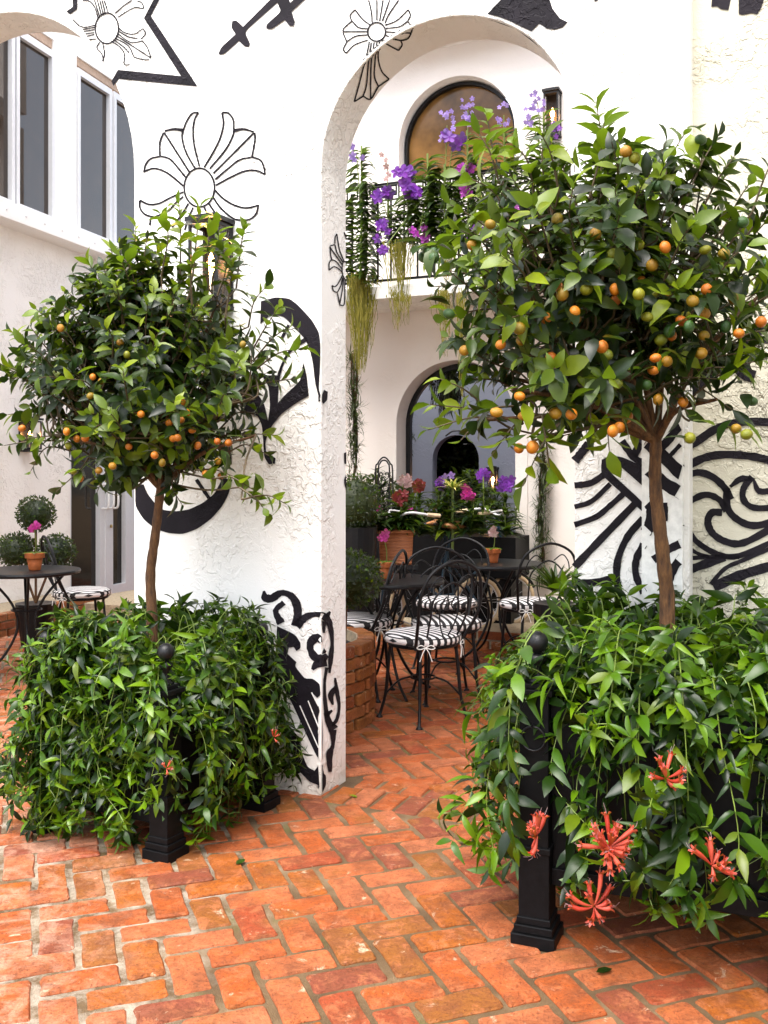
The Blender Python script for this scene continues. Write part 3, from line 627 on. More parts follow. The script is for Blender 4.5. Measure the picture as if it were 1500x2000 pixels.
# ------------------------------------------------------------ ground, brick paving
g = MB(); g.add([(-40, -30, 0), (40, -30, 0), (40, 60, 0), (-40, 60, 0)], [(0, 1, 2, 3)])
tag(g.build('ground', MORTAR), kind='structure')
pav = empty('brick_paving', (0, 2, 0)); tag(pav, kind='structure')
BA = R(19.5); E1 = V((cos(BA), sin(BA), 0)); E2 = V((-sin(BA), cos(BA), 0)); ga = .117; OB = V((-.64, 2.816, 0))
def brick_mesh(l, w_, h, seed, name='brick', mat=None):
    """a worn brick: rounded plan with chipped outline, soft top edge (about 50 triangles)"""
    r = random.Random(seed); out = []
    for (sx, sy) in ((1, 1), (-1, 1), (-1, -1), (1, -1)):
        cr_ = r.uniform(.006, .019); 
        a0 = math.atan2(sy, sx) - pi / 4
        for k in range(3):
            a = a0 + k * pi / 4
            out.append((sx * (l / 2 - cr_) + cr_ * cos(a), sy * (w_ / 2 - cr_) + cr_ * sin(a)))
    pts = []
    for i in range(len(out)):
        a, b = out[i], out[(i + 1) % len(out)]; pts.append(a)
        d = math.hypot(b[0] - a[0], b[1] - a[1])
        if d > .05:
            n = 2 if d > .12 else 1
            for k in range(1, n + 1):
                t = k / (n + 1) + r.uniform(-.06, .06); j = r.uniform(-.006, .001)
                mx, my = a[0] + (b[0] - a[0]) * t, a[1] + (b[1] - a[1]) * t
                if abs(b[0] - a[0]) > abs(b[1] - a[1]): my += j * (1 if my > 0 else -1)
                else: mx += j * (1 if mx > 0 else -1)
                pts.append((mx, my))
    N = len(pts); vs = []
    for sc_, z in ((1, 0), (1, h - .007), (.955, h)):
        for x, y in pts:
            k = 1 if sc_ == 1 else 0; ins = 0 if k else .005
            q = math.hypot(x, y); vs.append((x - ins * (1 if x > 0 else -1) * (abs(x) > l * .3), y - ins * (1 if y > 0 else -1) * (abs(y) > w_ * .3), z + (0 if k else r.uniform(-.0012, .0012))))
    fs = []
    for L_ in (0, 1):
        for i in range(N): j = (i + 1) % N; fs.append((L_ * N + i, L_ * N + j, (L_ + 1) * N + j, (L_ + 1) * N + i))
    fs.append(tuple(range(2 * N, 3 * N)))
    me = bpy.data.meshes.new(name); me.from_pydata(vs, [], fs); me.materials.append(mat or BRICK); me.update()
    me.polygons.foreach_set('use_smooth', [False] * len(me.polygons)); return me
BM = [brick_mesh(.221, .106, .03, 40 + k) for k in range(14)]
cells = []
for i in range(-70, 110):
    for j in range(-80, 110):
        s_ = (i + j) % 4
        if s_ == 0: c_ = OB + E1 * ga * (i + 1) + E2 * ga * (j + .5); a = BA
        elif s_ == 2: c_ = OB + E1 * ga * (i + .5) + E2 * ga * (j + 1); a = BA + pi / 2
        else: continue
        if not (1.9 < c_.y < 12): continue
        if abs(c_.x) > .40 * c_.y + .35: continue
        q = c_ - P0; t, n = q.dot(UX), q.dot(NX)
        onwall = -.33 < n < .085
        if onwall: continue
        cells.append((c_, a))
# soldier course in the archway and along the wall foot
for k in range(-30, 13):
    t = .07 + k * .112
    cells.append((P0 + UX * t + NX * -.06, math.atan2(NX.y, NX.x))); 
    if 0 < t < AW or t < -1: cells.append((P0 + UX * (t + .05) + NX * -.28, math.atan2(NX.y, NX.x)))
cells = [(c_, a) for c_, a in cells if abs(c_.x) < .40 * c_.y + .35]
cells.sort(key=lambda q: (0 if abs(q[0].x) < .41 * q[0].y else 1, q[0].y))
from_stuff = MB()
bx0, bx1 = pav.location, 0
for k, (c_, a) in enumerate(cells):
    rr = random.Random(k * 7 + 1); me = BM[rr.randrange(14)]
    z = -.0235 + rr.uniform(-.0045, .0045); a2 = a + rr.uniform(-.02, .02) + (pi if rr.random() < .5 else 0)
    sx, sy = rr.uniform(.955, 1.01), rr.uniform(.93, 1.02)
    cc = c_ + V((rr.uniform(-.004, .004), rr.uniform(-.004, .004), z))
    if k < 300:
        b = bpy.data.objects.new('brick', me); COL.objects.link(b); b.parent = pav; b.location = cc - pav.location
        b.rotation_euler = (rr.uniform(-.028, .028), rr.uniform(-.016, .016), a2); b.scale = (sx, sy, 1)
    else:
        M = Matrix.Translation(cc) @ Matrix.Rotation(a2, 4, 'Z') @ Matrix.Rotation(rr.uniform(-.012, .012), 4, 'X') @ Matrix.Diagonal((sx, sy, 1, 1))
        from_stuff.add([M @ v.co for v in me.vertices], [tuple(p_.vertices) for p_ in me.polygons])
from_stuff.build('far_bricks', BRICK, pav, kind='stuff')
for (px, py, rz, ml) in ((690, 1561, 2.2, LEAF_L), (1180, 1905, .4, LEAF_D), (470, 1690, 1.1, VINE_D), (905, 1650, 3.0, LEAF_L)):
    p_ = gnd(px, py); fl = MB(); l_ = .055
    fl.add([(-l_ / 2, 0, .012), (-l_ * .2, .011, .016), (l_ * .2, .012, .015), (l_ / 2, 0, .011), (l_ * .2, -.011, .013), (-l_ * .2, -.012, .012), (0, 0, .010)], [(0, 6, 1), (1, 6, 2), (2, 6, 3), (3, 6, 4), (4, 6, 5), (5, 6, 0)])
    o = fl.build('fallen_leaf', ml, None); o.location = (p_.x, p_.y, .002); o.rotation_euler = (0, 0, rz)
    tag(o, {690: 'small yellow green leaf lying on the bricks by the foot of the archway jamb', 1180: 'dark leaf fallen on the bricks in front of the right planter', 470: 'dark green leaf fallen on the bricks right of the left planter', 905: 'pale green leaf on the bricks left of the right planter post'}[px], 'leaf')
# ------------------------------------------------------------ low brick planter inside the archway, behind the left jamb
bw = empty('brick_planter', (-.68, 5.6, 0), 0, 'low curved brick planter wall just inside the archway on the left', 'planter')
H = .47; ctr = V((-.68, 5.60, 0)); rad = .62
mcore = MB(); mcore.lathe([(rad - .02, 0), (rad - .02, H - .01), (rad - .098, H - .01), (rad - .11, .34)], ctr, 40); mcore.build('mortar_core', TERRA2, bw)
m = MB(); m.lathe([(rad - .10, .40), (.02, .43)], ctr, 24); m.build('soil', SOIL, bw)
WB = [brick_mesh(.198, .10, .057, 90 + k, 'brick', WBRICK) for k in range(6)]
for row in range(7):
    n = 17
    for k in range(n):
        a = 2 * pi * (k + .5 * (row % 2)) / n
        if not (-2.3 < math.atan2(sin(a), cos(a)) < .9): continue
        rr = random.Random(row * 50 + k); me = WB[rr.randrange(6)]
        b = bpy.data.objects.new('brick', me); COL.objects.link(b); b.parent = bw
        p_ = ctr + V((cos(a), sin(a), 0)) * (rad - .045 + rr.uniform(-.006, .006)) + V((0, 0, .004 + row * .0675))
        b.location = p_ - bw.location; b.rotation_euler = (rr.uniform(-.01, .01), rr.uniform(-.02, .02), a + pi / 2 + rr.uniform(-.02, .02)); b.scale = (rr.uniform(.93, .99), 1, 1)
# brick steps in front of the back building and of the left building
st = empty('brick_step', B(0, 0, .6), 0, 'low brick step running along the foot of the courtyard building', 'step')
m = MB(); m.box(B(-.2, .075, .45), (7.0, 1.1, .15), -TH); m.build('mortar_core', TERRA2, st)
for row in range(2):
    for k in range(24):
        rr = random.Random(500 + row * 50 + k)
        b = bpy.data.objects.new('brick', WB[rr.randrange(6)]); COL.objects.link(b); b.parent = st
        b.location = B(-2.1 + k * .22 + .11 * row, .008 + row * .078, .975) - st.location; b.rotation_euler = (0, 0, -TH + rr.uniform(-.01, .01)); b.scale = (1, 1, 1.08)
st2 = empty('brick_step', L(-1, 0, .3), 0, 'brick step along the foot of the left building below the green plants', 'step')
m = MB(); m.box(L(-.8, .1, .25), (3.4, .5, .20), LA); m.build('mortar_core', TERRA2, st2)
for row in range(3):
    for k in range(15):
        rr = random.Random(900 + row * 50 + k)
        b = bpy.data.objects.new('brick', WB[rr.randrange(6)]); COL.objects.link(b); b.parent = st2
        b.location = L(-2.4 + k * .22 + .11 * (row % 2), .005 + row * .07, .47) - st2.location; b.rotation_euler = (0, 0, LA + rr.uniform(-.01, .01))
# ------------------------------------------------------------ planters: black square boxes with corner posts and ball finials
def planter(base, ang, side, hpost, hbody, lbl, postw, ball_r, gap):
    t = empty('planter', base, ang, lbl, 'planter', 'black square planters with ball finials')
    h2 = side / 2
    post = MB(); pw = postw
    post.box((0, 0, .02), (pw * 1.42, pw * 1.42, .04)); post.box((0, 0, .052), (pw * 1.25, pw * 1.25, .024)); post.box((0, 0, .075), (pw * 1.1, pw * 1.1, .022))
    post.box((0, 0, .06 + (gap + .06) / 2), (pw, pw, gap + .06)); post.box((0, 0, gap + .115), (pw * 1.08, pw * 1.08, .02)); 
    post.box((0, 0, gap + .11 + (hpost - gap - .11) / 2), (pw * .94, pw * .94, hpost - gap - .11))
    post.box((0, 0, hpost + .008), (pw * 1.22, pw * 1.22, .018)); post.box((0, 0, hpost + .024), (pw * .9, pw * .9, .016))
    fin = MB(); z = hpost + .03
    fin.lathe([(pw * .36, 0), (pw * .36, .008), (pw * .16, .022), (pw * .14, .05), (pw * .3, .066), (pw * .32, .074), (pw * .17, .082), (ball_r * .3, .09)], (0, 0, z), 16)
    fin.ball((0, 0, z + .088 + ball_r * .96), ball_r, 14)
    pm = fm = None
    for sx, sy in ((1, 1), (1, -1), (-1, 1), (-1, -1)):
        if pm is None:
            o1 = post.build('post', BOXM, t, local=True, bevel=.003); o2_ = fin.build('finial', IRON, o1, local=True, smooth=True); pm, fm = o1.data, o2_.data
        else:
            o1 = bpy.data.objects.new('post', pm); COL.objects.link(o1); o1.parent = t; o2_ = bpy.data.objects.new('finial', fm); COL.objects.link(o2_); o2_.parent = o1
        o1.location = (sx * h2, sy * h2, 0)
        for (dx, dy) in ((sx, 0),):
            rg = MB(); rg.tube([(0 + .036 * sin(2 * pi * k / 16) , 0, -.036 * cos(2 * pi * k / 16) - .03) for k in range(16)], .0035, 5, closed=True)
            rg.tube([(-.001, -.012, .006), (0, 0, .012), (0, .012, .006)], .004, 5)
            q = rg.build('ring_handle', IRON, o1, local=True, smooth=True); q.rotation_euler = (0, 0, pi / 2 if dx else 0); q.location = (sx * (pw * .5 + .008), 0, hbody * .9)
    for k in range(4):
        a = k * pi / 2; m = MB(); w_ = side - pw * .9
        m.box((0, -h2 + pw * .15, gap + (hbody - gap) / 2), (w_, .016, hbody - gap))
        m.box((0, -h2 + pw * .15 - .012, hbody - .03), (w_, .02, .05)); m.box((0, -h2 + pw * .15 - .012, gap + .03), (w_, .02, .05))
        m.box((0, -h2 + pw * .15 - .010, gap + (hbody - gap) / 2), (.05, .014, hbody - gap - .1))
        o1 = m.build('panel', BOXM, t, local=True, bevel=.002); o1.rotation_euler = (0, 0, a)
    m = MB(); m.box((0, 0, gap + .01), (side - pw, side - pw, .015)); m.build('floor', BOXM, t, local=True)
    m = MB(); m.box((0, 0, hbody - .07), (side - pw, side - pw, .03)); m.build('soil', SOIL, t, local=True)
    return t
LPC = V((-.923, 3.96, 0)); LPA = math.atan2(.52, .274)
planter(LPC, LPA, .60, .60, .58, 'black square planter with ball finials holding the smaller left citrus tree', .085, .032, .11)
RPC = V((.46, 2.92, 0)) + V((cos(R(68)), sin(R(68)), 0)) * .355 + V((cos(R(-22)), sin(R(-22)), 0)) * .355
planter(RPC, R(68), .71, .745, .72, 'larger black square planter in the right foreground with coral flowered vines', .093, .033, .17)
# ------------------------------------------------------------ leaves
def leaf_mesh(l, w_, fold, droop, seg=4, belly=.45, tip=1.3, twist=0, name='leaf'):
    vs = []; fs = []
    for i in range(seg + 1):
        s = i / seg; ww = w_ / 2 * (sin(pi * s ** (math.log(.5) / math.log(belly))) ** .8 if 0 < s < 1 else 0)
        if s > .6: ww *= 1 - .25 * ((s - .6) / .4) ** tip
        x = l * s * (1 - .12 * abs(droop) * s); z = -droop * l * s * s * .5 + .02 * l * sin(pi * s)
        tw = twist * s
        for k in (-1, 0, 1):
            y = ww * k; zz = z + fold * abs(y); vs.append((x, y * cos(tw), zz + y * sin(tw)))
    for i in range(seg):
        a = i * 3
        fs += [(a, a + 1, a + 4, a + 3), (a + 1, a + 2, a + 5, a + 4)]
    return np.array(vs), fs
class Leaves:
    def __init__(s, shapes, mats):
        s.shapes = shapes; s.mats = mats; s.items = []
        s.me = {}
    def put(s, pos, d, up, size, mi, sh=None):
        d = V(d).normalized(); up = V(up); y = up.cross(d)
        if y.length < 1e-4: y = V((1, 0, 0)).cross(d)
        y.normalize(); z = d.cross(y)
        s.items.append((V(pos), d, y, z, size, mi, sh if sh is not None else rnd.randrange(len(s.shapes))))
    def emit(s, root, nmax=300, part='leaf', stuff='foliage', key=None):
        eye = V((0, 0, 1.4)); key = key or (lambda q: (q[0] - eye).length / q[4])
        s.items.sort(key=key); off = root.location
        for (p, d, y, z, sz, mi, sh) in s.items[:nmax]:
            kk = (mi, sh)
            if kk not in s.me:
                v, f = s.shapes[sh]; me = bpy.data.meshes.new(part); me.from_pydata(v.tolist(), [], f); me.materials.append(s.mats[mi])
                me.polygons.foreach_set('use_smooth', [True] * len(f)); me.update(); s.me[kk] = me
            o = bpy.data.objects.new(part, s.me[kk]); COL.objects.link(o); o.parent = root
            M = Matrix((d, y, z)).transposed().to_4x4(); M.translation = p - off
            o.matrix_local = M @ Matrix.Scale(sz, 4)
        rest = s.items[nmax:]
        if not rest: return
        vs = []; fs = []; ms = []; b = 0
        for (p, d, y, z, sz, mi, sh) in rest:
            v, f = s.shapes[sh]; Mx = np.array((d, y, z)) * sz
            vs.append(v @ Mx + np.array(p - off)); fs += [tuple(i + b for i in q) for q in f]; ms += [mi] * len(f); b += len(v)
        me = bpy.data.meshes.new(stuff); me.from_pydata(np.concatenate(vs).tolist(), [], fs)
        for m in s.mats: me.materials.append(m)
        me.polygons.foreach_set('material_index', ms); me.polygons.foreach_set('use_smooth', [True] * len(fs)); me.update()
        tag(link(stuff, me, root), kind='stuff')
def rv(a=1.0): return V((rnd.gauss(0, a), rnd.gauss(0, a), rnd.gauss(0, a)))
CIT = [leaf_mesh(1, .42, .35, .35), leaf_mesh(1, .48, .25, .7), leaf_mesh(1, .36, .5, .1), leaf_mesh(1, .44, .3, 1.1, twist=.35), leaf_mesh(1, .40, .6, .5, belly=.55, twist=-.25), leaf_mesh(1, .52, .15, .4, belly=.5)]
def shoot(lv, br, base, tip, n, size, young, droop=.0, rr_=.0026, openness=.95):
    """a leafy twig from base to tip"""
    base, tip = V(base), V(tip); mid = (base + tip) / 2 + rv(.012) + V((0, 0, .1 * (tip - base).length * (1 if droop <= 0 else .6)))
    c = bez([base, mid, tip], 6); br.tube(c, [rr_ * (1.5 - i / len(c)) for i in range(len(c))], 4, cap=False)
    ph = rnd.random() * 6
    for k in range(n):
        f = .18 + .82 * (k / max(n - 1, 1)); i = min(int(f * (len(c) - 1)), len(c) - 2); u = f * (len(c) - 1) - i
        p = c[i].lerp(c[i + 1], min(u, 1)); ax = (c[i + 1] - c[i]).normalized()
        a = ph + k * 2.4; s1 = ax.cross(V((0, 0, 1)) if abs(ax.z) < .95 else V((1, 0, 0))).normalized(); s2 = ax.cross(s1)
        side = s1 * cos(a) + s2 * sin(a); op = openness * (1 - .55 * f ** 3)
        d = (ax * (1 - op * .55) + side * op + V((0, 0, -.12)) + rv(.18)).normalized()
        y = young * (.4 + .9 * f); mi = 1 if rnd.random() < y else 0
        lv.put(p, d, ax + rv(.15), size * rnd.uniform(.5, 1.15) * (.75 + .35 * sin(pi * min(f, .9))), mi)
def citrus(name, lbl, root_p, fork_p, trunk_pts, trunk_r, crown_c, crown_r, n_in, tips, size, fruit, limbs, seed, bottom, taper=.2):
    global rnd
    rnd = random.Random(seed)
    t = empty(name, root_p, 0, lbl, 'tree', 'citrus trees in black planters')
    lv = Leaves(CIT, [LEAF_D, LEAF_L]); br = MB(); tr = MB()
    c = bez(trunk_pts, 8); c = [c[0] - V((0, 0, .45))] + c; n = len(c)
    tr.tube(c, [trunk_r * (1.12 - .25 * i / n + .05 * sin(i * 1.7) + .03 * sin(i * 3.1)) for i in range(n)], 10); 
    tr.build('trunk', BARK, t, smooth=True)
    lmb = []
    for q in limbs:
        cc = bez([fork_p, V(fork_p).lerp(V(q), .45) + rv(.015) + V((0, 0, .03)), q], 6); lmb.append(cc)
        m = MB(); m.tube(cc, [trunk_r * (.62 - .40 * i / len(cc)) for i in range(len(cc))], 7); m.build('branch', BARK, t, smooth=True)
    cc_, cr_ = V(crown_c), V(crown_r)
    def connect(b):
        rb = math.hypot(b.x - fork_p.x, b.y - fork_p.y)
        best = min(((p - b).length + (.25 if p.z > b.z + .03 else 0) + (.3 if math.hypot(p.x - fork_p.x, p.y - fork_p.y) > rb * .92 + .02 else 0), p) for l in lmb for p in l[1:])[1]
        m_ = best.lerp(b, .5) + rv(.02) + V((0, 0, -.02)); q = bez([best, m_, b], 4)
        br.tube(q, [.0052 - .0026 * i / len(q) for i in range(len(q))], 5, cap=False)
    k = 0
    while k < n_in:
        q = rv(1).normalized(); f = rnd.random() ** .38
        tp = 1 - taper * max(0, q.z * f) ** 1.3
        p = V((cc_.x + q.x * cr_.x * f * tp, cc_.y + q.y * cr_.y * f * tp, cc_.z + q.z * cr_.z * f))
        if p.z < bottom(p.x, p.y): continue
        out = V((q.x * .9, q.y * .9, q.z * .7 + .62)).normalized(); ln = rnd.uniform(.13, .24)
        base = p - out * ln; connect(base)
        shoot(lv, br, base, p + out * .02, rnd.randint(9, 13), size, .35 * (f > .85) + (.16 if p.z > cc_.z else .03)); k += 1
    for (p, dirn, ln, yg, nl) in tips:
        p = V(p); base = p - V(dirn).normalized() * ln; connect(base); shoot(lv, br, base, p, nl, size * 1.08, yg)
    br.build('twigs', TWIG, t)
    FM = {}
    for (px, py, D, kd) in fruit:
        p = at(px, py, D)
        if kd not in FM:
            m = MB(); m.ball((0, 0, 0), 1, 10, .97); m.lathe([(.16, .0), (.2, .03), (.06, .08)], (0, 0, .93), 8)
            o = m.build('fruit', dict(o=FRO, y=FRY, g=FRG, l=FRL)[kd], None, smooth=True); FM[kd] = o.data; o.parent = t
        else: o = bpy.data.objects.new('fruit', FM[kd]); COL.objects.link(o); o.parent = t
        for j in range(2): lv.put(p + rv(.012) + V((0, .01, .03)), V((rnd.gauss(0, .8), -.5 * rnd.random(), rnd.gauss(-.1, .4))), (0, 0, 1), size, 0 if rnd.random() < .7 else 1)
        o.location = p - t.location; o.scale = [fr_r * rnd.uniform(.82, 1.1) * q_ for q_ in (rnd.uniform(.93, 1), 1, rnd.uniform(.9, 1.08))]; o.rotation_euler = (rnd.uniform(-.4, .4), rnd.uniform(-.4, .4), rnd.random() * 6)
    return t, lv
# left tree
DL = 3.96; c1 = (0, 380, 2.344)
lf = [(a, b, k) for a, b, k in ((440, 935, 'o'), (415, 922, 'y'), (832, 952, 'o'), (775, 940, 'o'), (857, 1000, 'o'), (830, 1032, 'o'), (775, 1045, 'o'), (792, 1117, 'o'), (880, 1080, 'o'), (352, 1118, 'o'), (390, 1115, 'o'), (708, 1193, 'o'), (743, 1228, 'y'), (995, 1130, 'o'), (998, 1222, 'y'), (940, 1277, 'o'), (1010, 1290, 'o'), (515, 1243, 'y'), (365, 1300, 'o'), (305, 1085, 'o'), (100, 1070, 'o'), (645, 1005, 'o'), (590, 1155, 'o'), (905, 1150, 'o'))]
rnd = random.Random(5); fr_r = .015
fruitL = [(rnd.uniform(60, 520), rnd.uniform(640, 930), DL - rnd.uniform(.30, .42), rnd.choice('oyyl')) for k in range(12)] + [(a / 2.344, 380 + b / 2.344, DL - rnd.uniform(.28, .42), k) for a, b, k in lf]
def A(px, py, dy=0, D=DL): return at(px, py, D + dy)
U_, LFT, RGT = (0, 0, 1), (-1, 0, .35), (1, 0, .35)
tipsL = [(A(*q[:3]), q[3], q[4], q[5], q[6]) for q in [
    (265, 445, 0, (-.1, 0, 1), .22, .8, 12), (315, 420, -.1, (0, 0, 1), .24, .85, 14), (350, 400, 0, (0, -.05, 1), .30, .9, 16), (390, 405, -.05, (.1, 0, 1), .28, .85, 15), (425, 440, -.1, (.1, 0, 1), .22, .8, 12), (480, 440, 0, (.15, 0, 1), .26, .85, 14), (455, 470, .1, (.2, 0, 1), .2, .6, 10),
    (235, 500, -.1, (-.3, 0, 1), .24, .6, 13), (190, 560, -.1, (-.5, -.1, .8), .2, .5, 11), (130, 600, 0, (-.5, 0, .8), .2, .5, 11), (90, 640, -.1, (-.8, 0, .6), .2, .4, 11), (30, 690, 0, (-.9, 0, .5), .22, .4, 12), (12, 740, -.05, (-1, 0, .4), .2, .3, 11), (15, 810, 0, (-1, 0, .1), .2, .3, 10), (8, 870, -.1, (-1, 0, -.1), .2, .4, 8),
    (430, 475, -.25, (.05, 0, 1), .2, .8, 13), (455, 520, -.25, (.15, 0, 1), .2, .6, 13), (408, 455, -.2, (0, 0, 1), .22, .8, 13), (375, 500, -.25, (0, 0, 1), .2, .6, 12),
    (580, 640, 0, (.8, 0, .6), .22, .5, 12), (595, 680, -.1, (.9, 0, .4), .22, .5, 12), (545, 600, -.1, (.5, 0, .8), .2, .5, 12), (575, 740, 0, (1, 0, .2), .2, .3, 10), (520, 560, 0, (.4, 0, .9), .18, .5, 10),
    (60, 920, -.1, (-.8, -.1, -.4), .18, .2, 9), (110, 960, -.15, (-.5, -.2, -.6), .18, .2, 9), (190, 960, -.2, (-.3, -.3, -.6), .15, .2, 8), (540, 850, -.1, (1, 0, .1), .2, .4, 9), (525, 890, -.15, (1, -.1, -.1), .16, .3, 8), (330, 960, -.1, (.2, 0, -1), .14, .2, 8), (355, 985, -.1, (.3, 0, -1), .12, .2, 7),
    (210, 800, -.45, (-.1, -.5, .4), .16, .9, 11), (240, 720, -.45, (0, -.4, .6), .18, .6, 11), (470, 700, -.42, (.2, -.5, .5), .16, .7, 11), (450, 760, -.42, (.3, -.6, .3), .16, .4, 10), (180, 840, -.45, (-.2, -.6, .1), .16, .9, 10), (340, 780, -.5, (0, -.8, .3), .15, .4, 10), (130, 740, -.35, (-.4, -.5, .4), .18, .4, 10)]]
tipsL2 = [(A(500, 960, -.45), (.9, -.3, -.25), .18, .9, 8), (A(560, 985, -.5), (1, -.2, -.1), .17, 1, 9), (A(520, 1000, -.5), (.7, -.3, -.6), .14, .9, 6), (A(455, 930, -.4), (.7, -.4, -.1), .18, .7, 8)]
def botL(x, y): return 1.32 + .10 * max(0, 1 - abs(x + .9) / .25)
fkL = at(314, 955, 3.95)
treeL, lvL = citrus('citrus_tree', 'slender citrus tree with a few orange fruits in the left planter', LPC, fkL,
    [at(297, 1200, 3.96), at(294, 1120, 3.97), at(304, 1040, 3.96), fkL + V((0, 0, .01))], .0195, at(270, 715, 3.96), (.55, .44, .52), 430, tipsL + tipsL2, .082, fruitL,
    [A(180, 800, -.15), A(240, 700, .15), A(320, 640, -.05), A(400, 680, .1), A(450, 790, -.15), A(420, 600, 0), A(120, 850, -.1), A(330, 800, -.3), A(500, 850, -.2), A(270, 560, .05)], 21, botL, .55)
lvL.emit(treeL)
# right tree
DR_ = 3.12
rf = [(1210,205,'g'),(888,255,'y'),(925,283,'l'),(1085,297,'g'),(1020,405,'g'),(775,700,'l'),(828,697,'l'),(945,660,'l'),(968,707,'l'),(862,733,'o'),(1057,668,'o'),(1310,697,'y'),(1230,680,'l'),(607,845,'o'),(637,843,'y'),(687,835,'y'),(718,850,'l'),(762,830,'o'),(840,850,'o'),(842,897,'o'),(955,815,'o'),(1060,870,'y'),(1010,868,'l'),(1235,850,'o'),(1175,900,'y'),(1350,890,'y'),(1225,955,'y'),(1145,965,'l'),(980,968,'l'),(668,945,'o'),(670,978,'y'),(545,975,'o'),(583,1035,'l'),(1375,1040,'o'),(1318,1012,'g'),(1075,1030,'g'),(1085,1048,'o'),(1225,1050,'y'),(1160,1010,'g'),(785,1097,'o'),(565,1145,'o'),(348,1088,'o'),(1065,1160,'y'),(1212,1125,'y'),(1005,1200,'o'),(850,1258,'l'),(975,1262,'g'),(765,1275,'l'),(812,1303,'y'),(1027,1325,'y'),(1135,1335,'o'),(430,1310,'o'),(583,1385,'y'),(653,1388,'o'),(895,1400,'o'),(860,1445,'o'),(832,1460,'o'),(447,1395,'y'),(427,1535,'o'),(485,1530,'o'),(1163,1490,'l'),(1362,1450,'y'),(1408,1475,'l'),(1432,1332,'g'),(1470,990,'o'),(35,690,'g'),(60,690,'g'),(15,710,'g'),(60,715,'g'),(125,955,'g'),(520,1240,'g'),(330,1380,'y'),(1490,740,'g'),(1390,560,'g')]
rnd = random.Random(6)
fruitR = [(rnd.uniform(900, 1490), rnd.uniform(420, 820) if k % 3 else rnd.uniform(560, 720), DR_ - rnd.uniform(.30, .44), rnd.choice('oyyll')) for k in range(16)] + [(820 + a / 2.206, 180 + b / 2.206, DR_ - rnd.uniform(.26, .42), k) for a, b, k in rf]
fr_r = .0175
def Q(px, py, dy=0): return at(px, py, DR_ + dy)
tipsR = [(Q(*q[:3]), q[3], q[4], q[5], q[6]) for q in [
    (1165, 205, 0, (-.05, 0, 1), .30, .9, 16), (1180, 240, -.1, (.2, 0, 1), .24, .7, 12), (1240, 290, 0, (.2, 0, 1), .22, .3, 11), (1370, 290, 0, (.1, 0, 1), .26, .2, 13), (1420, 330, .05, (.3, 0, 1), .22, .2, 11), (1470, 350, 0, (.5, 0, .9), .22, .2, 11), (1505, 400, 0, (.6, 0, .8), .22, .2, 11), (1520, 300, -.1, (.4, 0, .9), .2, .8, 9), (1310, 340, 0, (-.1, 0, 1), .2, .1, 10),
    (950, 220, 0, (-.25, 0, 1), .26, .95, 14), (925, 245, -.05, (-.4, 0, .9), .2, .9, 10), (1000, 280, -.05, (-.3, 0, .9), .24, .8, 13), (1060, 260, 0, (-.1, 0, 1), .24, .6, 12), (900, 340, -.1, (-.7, 0, .7), .22, .8, 11), (880, 400, -.1, (-.8, 0, .6), .22, .7, 11), (900, 450, -.1, (-.9, -.1, .4), .22, .5, 11), (845, 500, -.05, (-1, 0, .3), .24, .4, 10), (850, 560, -.1, (-1, 0, .1), .24, .5, 12), (870, 620, -.1, (-1, 0, -.1), .24, .5, 12), (900, 660, -.15, (-.9, -.1, -.2), .2, .3, 11),
    (840, 790, -.15, (-1, 0, .3), .26, .9, 11), (860, 740, -.1, (-.9, 0, .6), .2, .8, 8), (835, 840, -.2, (-1, -.1, -.15), .24, .8, 9), (900, 860, -.2, (-.8, -.1, -.5), .2, .4, 9), (960, 890, -.2, (-.6, -.2, -.5), .2, .6, 9), (1020, 950, -.35, (-.5, -.2, -.8), .22, 1, 8), (1075, 930, -.35, (.1, -.2, -1), .18, 1, 7), (1190, 880, -.35, (.1, -.2, -1), .2, 1, 10), (1160, 850, -.35, (-.2, -.3, -.8), .18, .9, 9), (1010, 700, -.35, (-.4, -.5, .1), .2, .5, 11),
    (1330, 690, -.3, (.5, -.3, .2), .2, .2, 11), (1400, 740, -.3, (.8, -.3, .2), .2, .2, 9), (1450, 720, -.3, (.8, -.3, .4), .22, .3, 10), (1500, 700, -.3, (.8, -.2, .4), .22, .4, 10), (1345, 810, -.3, (.5, -.3, -.5), .2, .1, 9), (1430, 800, -.25, (.8, -.2, -.3), .2, .1, 9),
    (1040, 400, -.45, (-.3, -.5, .5), .2, .8, 12), (980, 500, -.45, (-.4, -.5, .4), .2, .6, 12), (1000, 620, -.45, (-.4, -.6, 0), .2, .5, 12), (1120, 360, -.4, (-.1, -.4, .8), .2, .5, 11), (960, 430, -.4, (-.5, -.3, .3), .2, .5, 10), (1210, 420, -.45, (.1, -.5, .7), .2, .2, 11), (1350, 440, -.42, (.2, -.5, .6), .2, .2, 11), (1460, 480, -.4, (.4, -.4, .6), .2, .2, 11), (1080, 720, -.42, (-.2, -.6, .1), .18, .5, 10), (1190, 740, -.42, (0, -.7, .2), .16, .5, 9)]]
def botR(x, y): px = 750 + x / y * 1900; return 1.43 if px < 1130 else (1.52 if px < 1290 else 1.74)
fkR = at(1281, 862, 3.12)
